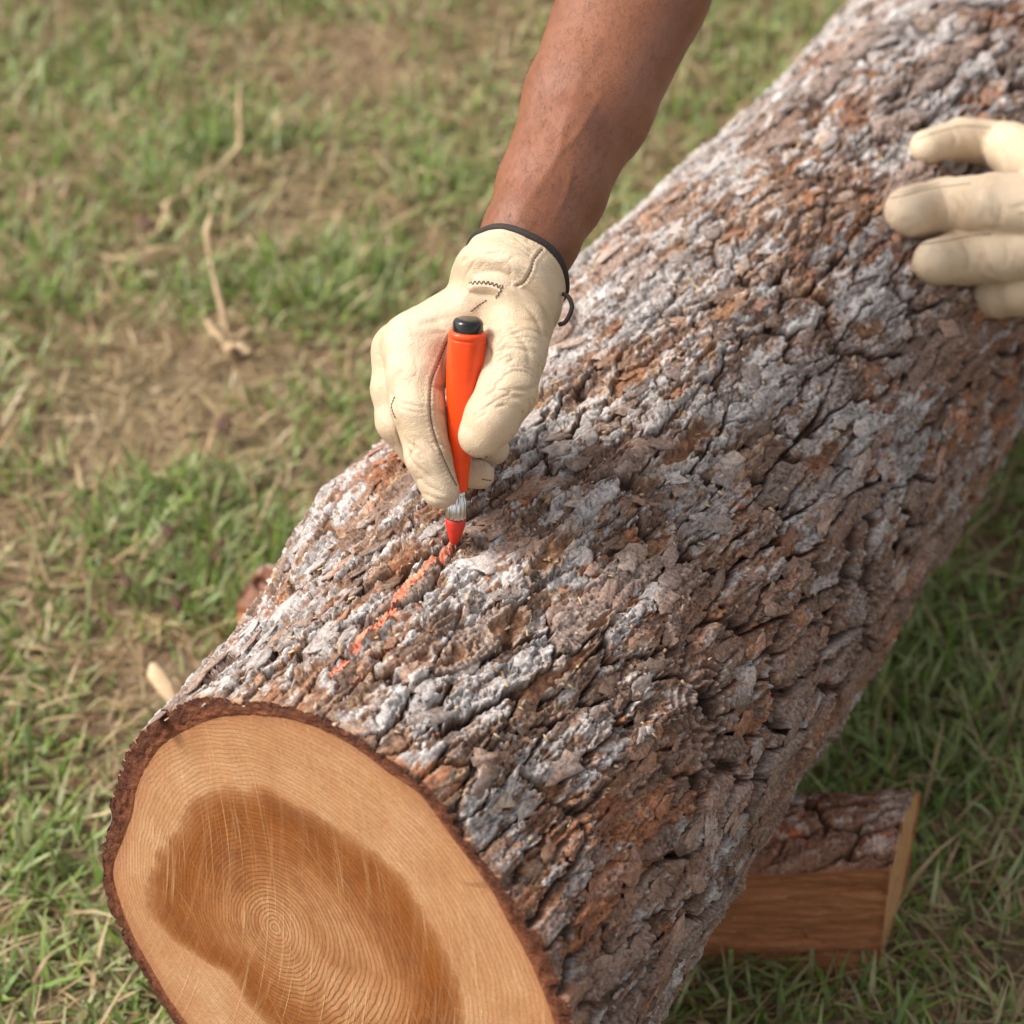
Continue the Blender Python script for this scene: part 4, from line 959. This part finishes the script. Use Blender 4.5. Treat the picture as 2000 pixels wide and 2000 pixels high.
strip([(545, 235), (547, 250), (548, 268)], 0.010, 'wood_shaving', 'pale flake upright in the grass near the top left', 'shaving', M['straw'], 0.02)
strip([(420, 870), (470, 862), (520, 850)], 0.006, 'dry_stalk', 'straight pale stalk across the bare soil left of the glove', 'stalk', M['straw'], 0.018)
strip([(1460, 225), (1466, 250), (1470, 270)], 0.0, 'x', 'x', 'x', M['straw']) if False else None
def flake(px, name, label, cat, mat, hz=0.02, thick=0.006, tilt=0.0, seed=0):
    """thick chip whose outline is traced on the ground"""
    P = np.asarray(px, float); P = np.repeat(P, 2, 0); P[1::2] = 0.55 * P[1::2] + 0.45 * np.roll(P[0::2], -1, 0); P += np.random.default_rng(seed).normal(0, 1.6, P.shape)
    X = on_ground(P[:, 0], P[:, 1], hz); c = X.mean(0); n = len(X); X = X - c
    X[:, 2] += tilt * X[:, 1] + 0.002 * fbm(np.arange(n) * .7, np.zeros(n), seed, 2)
    r1 = X * 0.9 + np.array([0, 0, thick * .5]); r2 = X * 0.45 + np.array([0, 0, thick * .8]); lo = X * 0.9 - np.array([0, 0, thick * .5])
    V = np.concatenate([lo, X, r1, r2]); F = grid_faces(4, n, True); h = n // 2; k = np.arange(h - 1)
    F = np.vstack([F, 3 * n + np.stack([k, k + 1, n - 2 - k, n - 1 - k], 1)])
    o = obj(name, mesh_np(name, V, F, smooth=False), mat); o.location = c
    return tag(o, label, cat)
flake([(286, 1322), (294, 1308), (304, 1305), (318, 1316), (338, 1338), (350, 1366), (332, 1366), (312, 1350)], 'wood_chip', 'large pale wood chip in the grass beside the sawn end', 'wood chip', M['chip'], 0.03, 0.004, 0.35)
for i, (q, lab) in enumerate([([(410, 1078), (420, 1062), (440, 1068), (446, 1086), (432, 1098), (414, 1094)], 'dark curled dead leaf in the deep grass left of the log'),
                              ([(312, 1034), (326, 1026), (346, 1036), (338, 1050), (320, 1048)], 'small dark dead leaf above the curled leaf'),
                              ([(332, 1176), (340, 1162), (356, 1168), (358, 1184), (342, 1188)], 'dark red dead leaf low in the left grass'),
                              ([(262, 436), (276, 426), (300, 430), (306, 442), (284, 448)], 'dark clod of soil on the bare patch at upper left'),
                              ([(232, 1136), (246, 1128), (262, 1136), (250, 1146)], 'tiny brown dead leaf near the left edge'),
                              ([(418, 832), (432, 822), (456, 828), (448, 842), (428, 844)], 'flat brown dead leaf on the bare soil left of the glove')]):
    flake(q, 'dead_leaf' if 'leaf' in lab else 'soil_clod', lab, 'leaf' if 'leaf' in lab else 'clod', M['leaf'], 0.022, 0.004, 0.3, i)
flake([(455, 1300), (462, 1292), (472, 1296), (468, 1306)], 'wood_chip', 'tiny pale chip in the grass left of the log', 'wood chip', M['chip'], 0.02, 0.004) if False else None

def crumbs(n, seed):
    """sawdust and tiny bark crumbs lying on the log and round it"""
    g = np.random.default_rng(seed); V, F = [], []
    th = np.radians(g.uniform(40, 140, n)); z = g.uniform(0.01, 0.9, n) ** 1.0
    h = bark_field(th[None], z[None])[0][0]; P = log_point(th, z, base_radius(th, z) + h + 0.0006)
    N = np.cos(th)[:, None] * E1 + np.sin(th)[:, None] * E2
    for i in range(n):
        a = g.normal(size=3); a -= N[i] * (a @ N[i]); a /= np.linalg.norm(a); b = np.cross(N[i], a); L, w, t = g.uniform(0.0008, 0.0028), g.uniform(0.0005, 0.0012), g.uniform(0.0003, 0.0007)
        tilt = N[i] * g.uniform(-0.3, 0.5) * L
        V += [P[i] - a * L - b * w * .4, P[i] - a * L * .6 + b * w, P[i] + a * L + b * w * .5 + tilt, P[i] + a * L * .8 - b * w + tilt]
        V += [v + N[i] * t for v in V[-4:]]; k = i * 8
        F += [[k, k + 1, k + 2, k + 3], [k + 7, k + 6, k + 5, k + 4], [k, k + 4, k + 5, k + 1], [k + 1, k + 5, k + 6, k + 2], [k + 2, k + 6, k + 7, k + 3], [k + 3, k + 7, k + 4, k]]
    o = obj('sawdust', mesh_np('sawdust', np.array(V), np.array(F), smooth=False), M['chip'])
    tag(o, 'scattered pale sawdust crumbs on the bark', 'sawdust', kind='stuff')
crumbs(420, 71)

def loose_flakes(n, seed):
    """thin curled bark scales lying over one another on the log"""
    g = np.random.default_rng(seed)
    th = np.radians(g.uniform(-8, 146, n)); z = 0.024 + 1.15 * g.uniform(0, 1, n) ** 1.15
    lt, lz, _ = log_uv(np.array([p[0] for p in LINE_PX], float), np.array([p[1] for p in LINE_PX], float))
    ok = poly_dist((th - math.pi / 2) * R0, z, np.stack([(lt - math.pi / 2) * R0, lz], 1))[0] > 0.011      # none over the crayon stroke
    for (u, v, rad, dep) in KNOTS:
        kt, kz, _ = log_uv(np.array(u), np.array(v)); ok &= np.hypot((th - kt) * R0, (z - kz) * 0.8) > rad
    th, z = th[ok], z[ok]; n = len(th)
    L = g.uniform(0.004, 0.012, n); Wd = L * g.uniform(0.28, 0.6, n); rot = g.normal(0, 0.28, n) - 0.1
    k = 14; a = np.arange(k) * 2 * math.pi / k
    rad = (1 + g.normal(0, 0.20, (n, k))) * (np.abs(np.cos(a)) ** 4 + np.abs(np.sin(a)) ** 4)[None] ** -0.22 * (1 + 0.25 * np.sin(a[None] + g.uniform(0, 6.28, (n, 1)))); px = np.cos(a)[None] * L[:, None] * rad; py = np.sin(a)[None] * Wd[:, None] * rad
    U = px * np.cos(rot)[:, None] - py * np.sin(rot)[:, None]; Vv = px * np.sin(rot)[:, None] + py * np.cos(rot)[:, None]     # along, across
    T = th[:, None] + Vv / R0; Z = np.maximum(z[:, None] + U, 0.002)
    hs, _, _, col = bark_field(np.concatenate([T, th[:, None]], 1), np.concatenate([Z, z[:, None]], 1))
    base = np.percentile(hs, 50, axis=1)
    lift = (g.uniform(0.02, 0.12, n) * g.choice([-1, 1], n))[:, None] * U + (g.uniform(-0.12, 0.12, n))[:, None] * Vv
    thick = g.uniform(0.0004, 0.0008, n)[:, None]
    def pts(s, dh): return log_point(th[:, None] + Vv * s / R0, np.maximum(z[:, None] + U * s, 0.002), base_radius(T, Z) + base[:, None] + 0.0006 + lift * s + dh)
    rings = [pts(0.9, -thick * 1.2), pts(1.0, 0 * U), pts(0.93, thick), pts(0.5, thick * 1.35 + 0.0003 * g.normal(size=U.shape)), pts(0.03, thick * 1.3)]
    V = np.stack(rings, 1).reshape(-1, 3)
    F = (np.arange(n)[:, None, None] * (5 * k) + grid_faces(5, k, True)[None]).reshape(-1, 4)
    own = col[:, k][:, None] * 0.6 + col[:, :k].mean(1)[:, None] * 0.4                       # the colour of the bark it broke from, a shade off
    C = (np.repeat(own, 5 * k, 1) * 0.75 + 0.25 * np.tile(col[:, :k], (1, 5, 1))) * g.uniform(0.75, 1.35, (n, 1, 1))
    C = np.clip(C.reshape(-1, 3) * (0.85 + 0.3 * g.uniform(size=len(V)))[:, None], 0.02, 0.6)
    tag(child('bark_flakes', V, F[:, ::-1], M['bark'], log, smooth=False, colors={'bark_color': C}), kind='stuff')
loose_flakes(1100, 81)
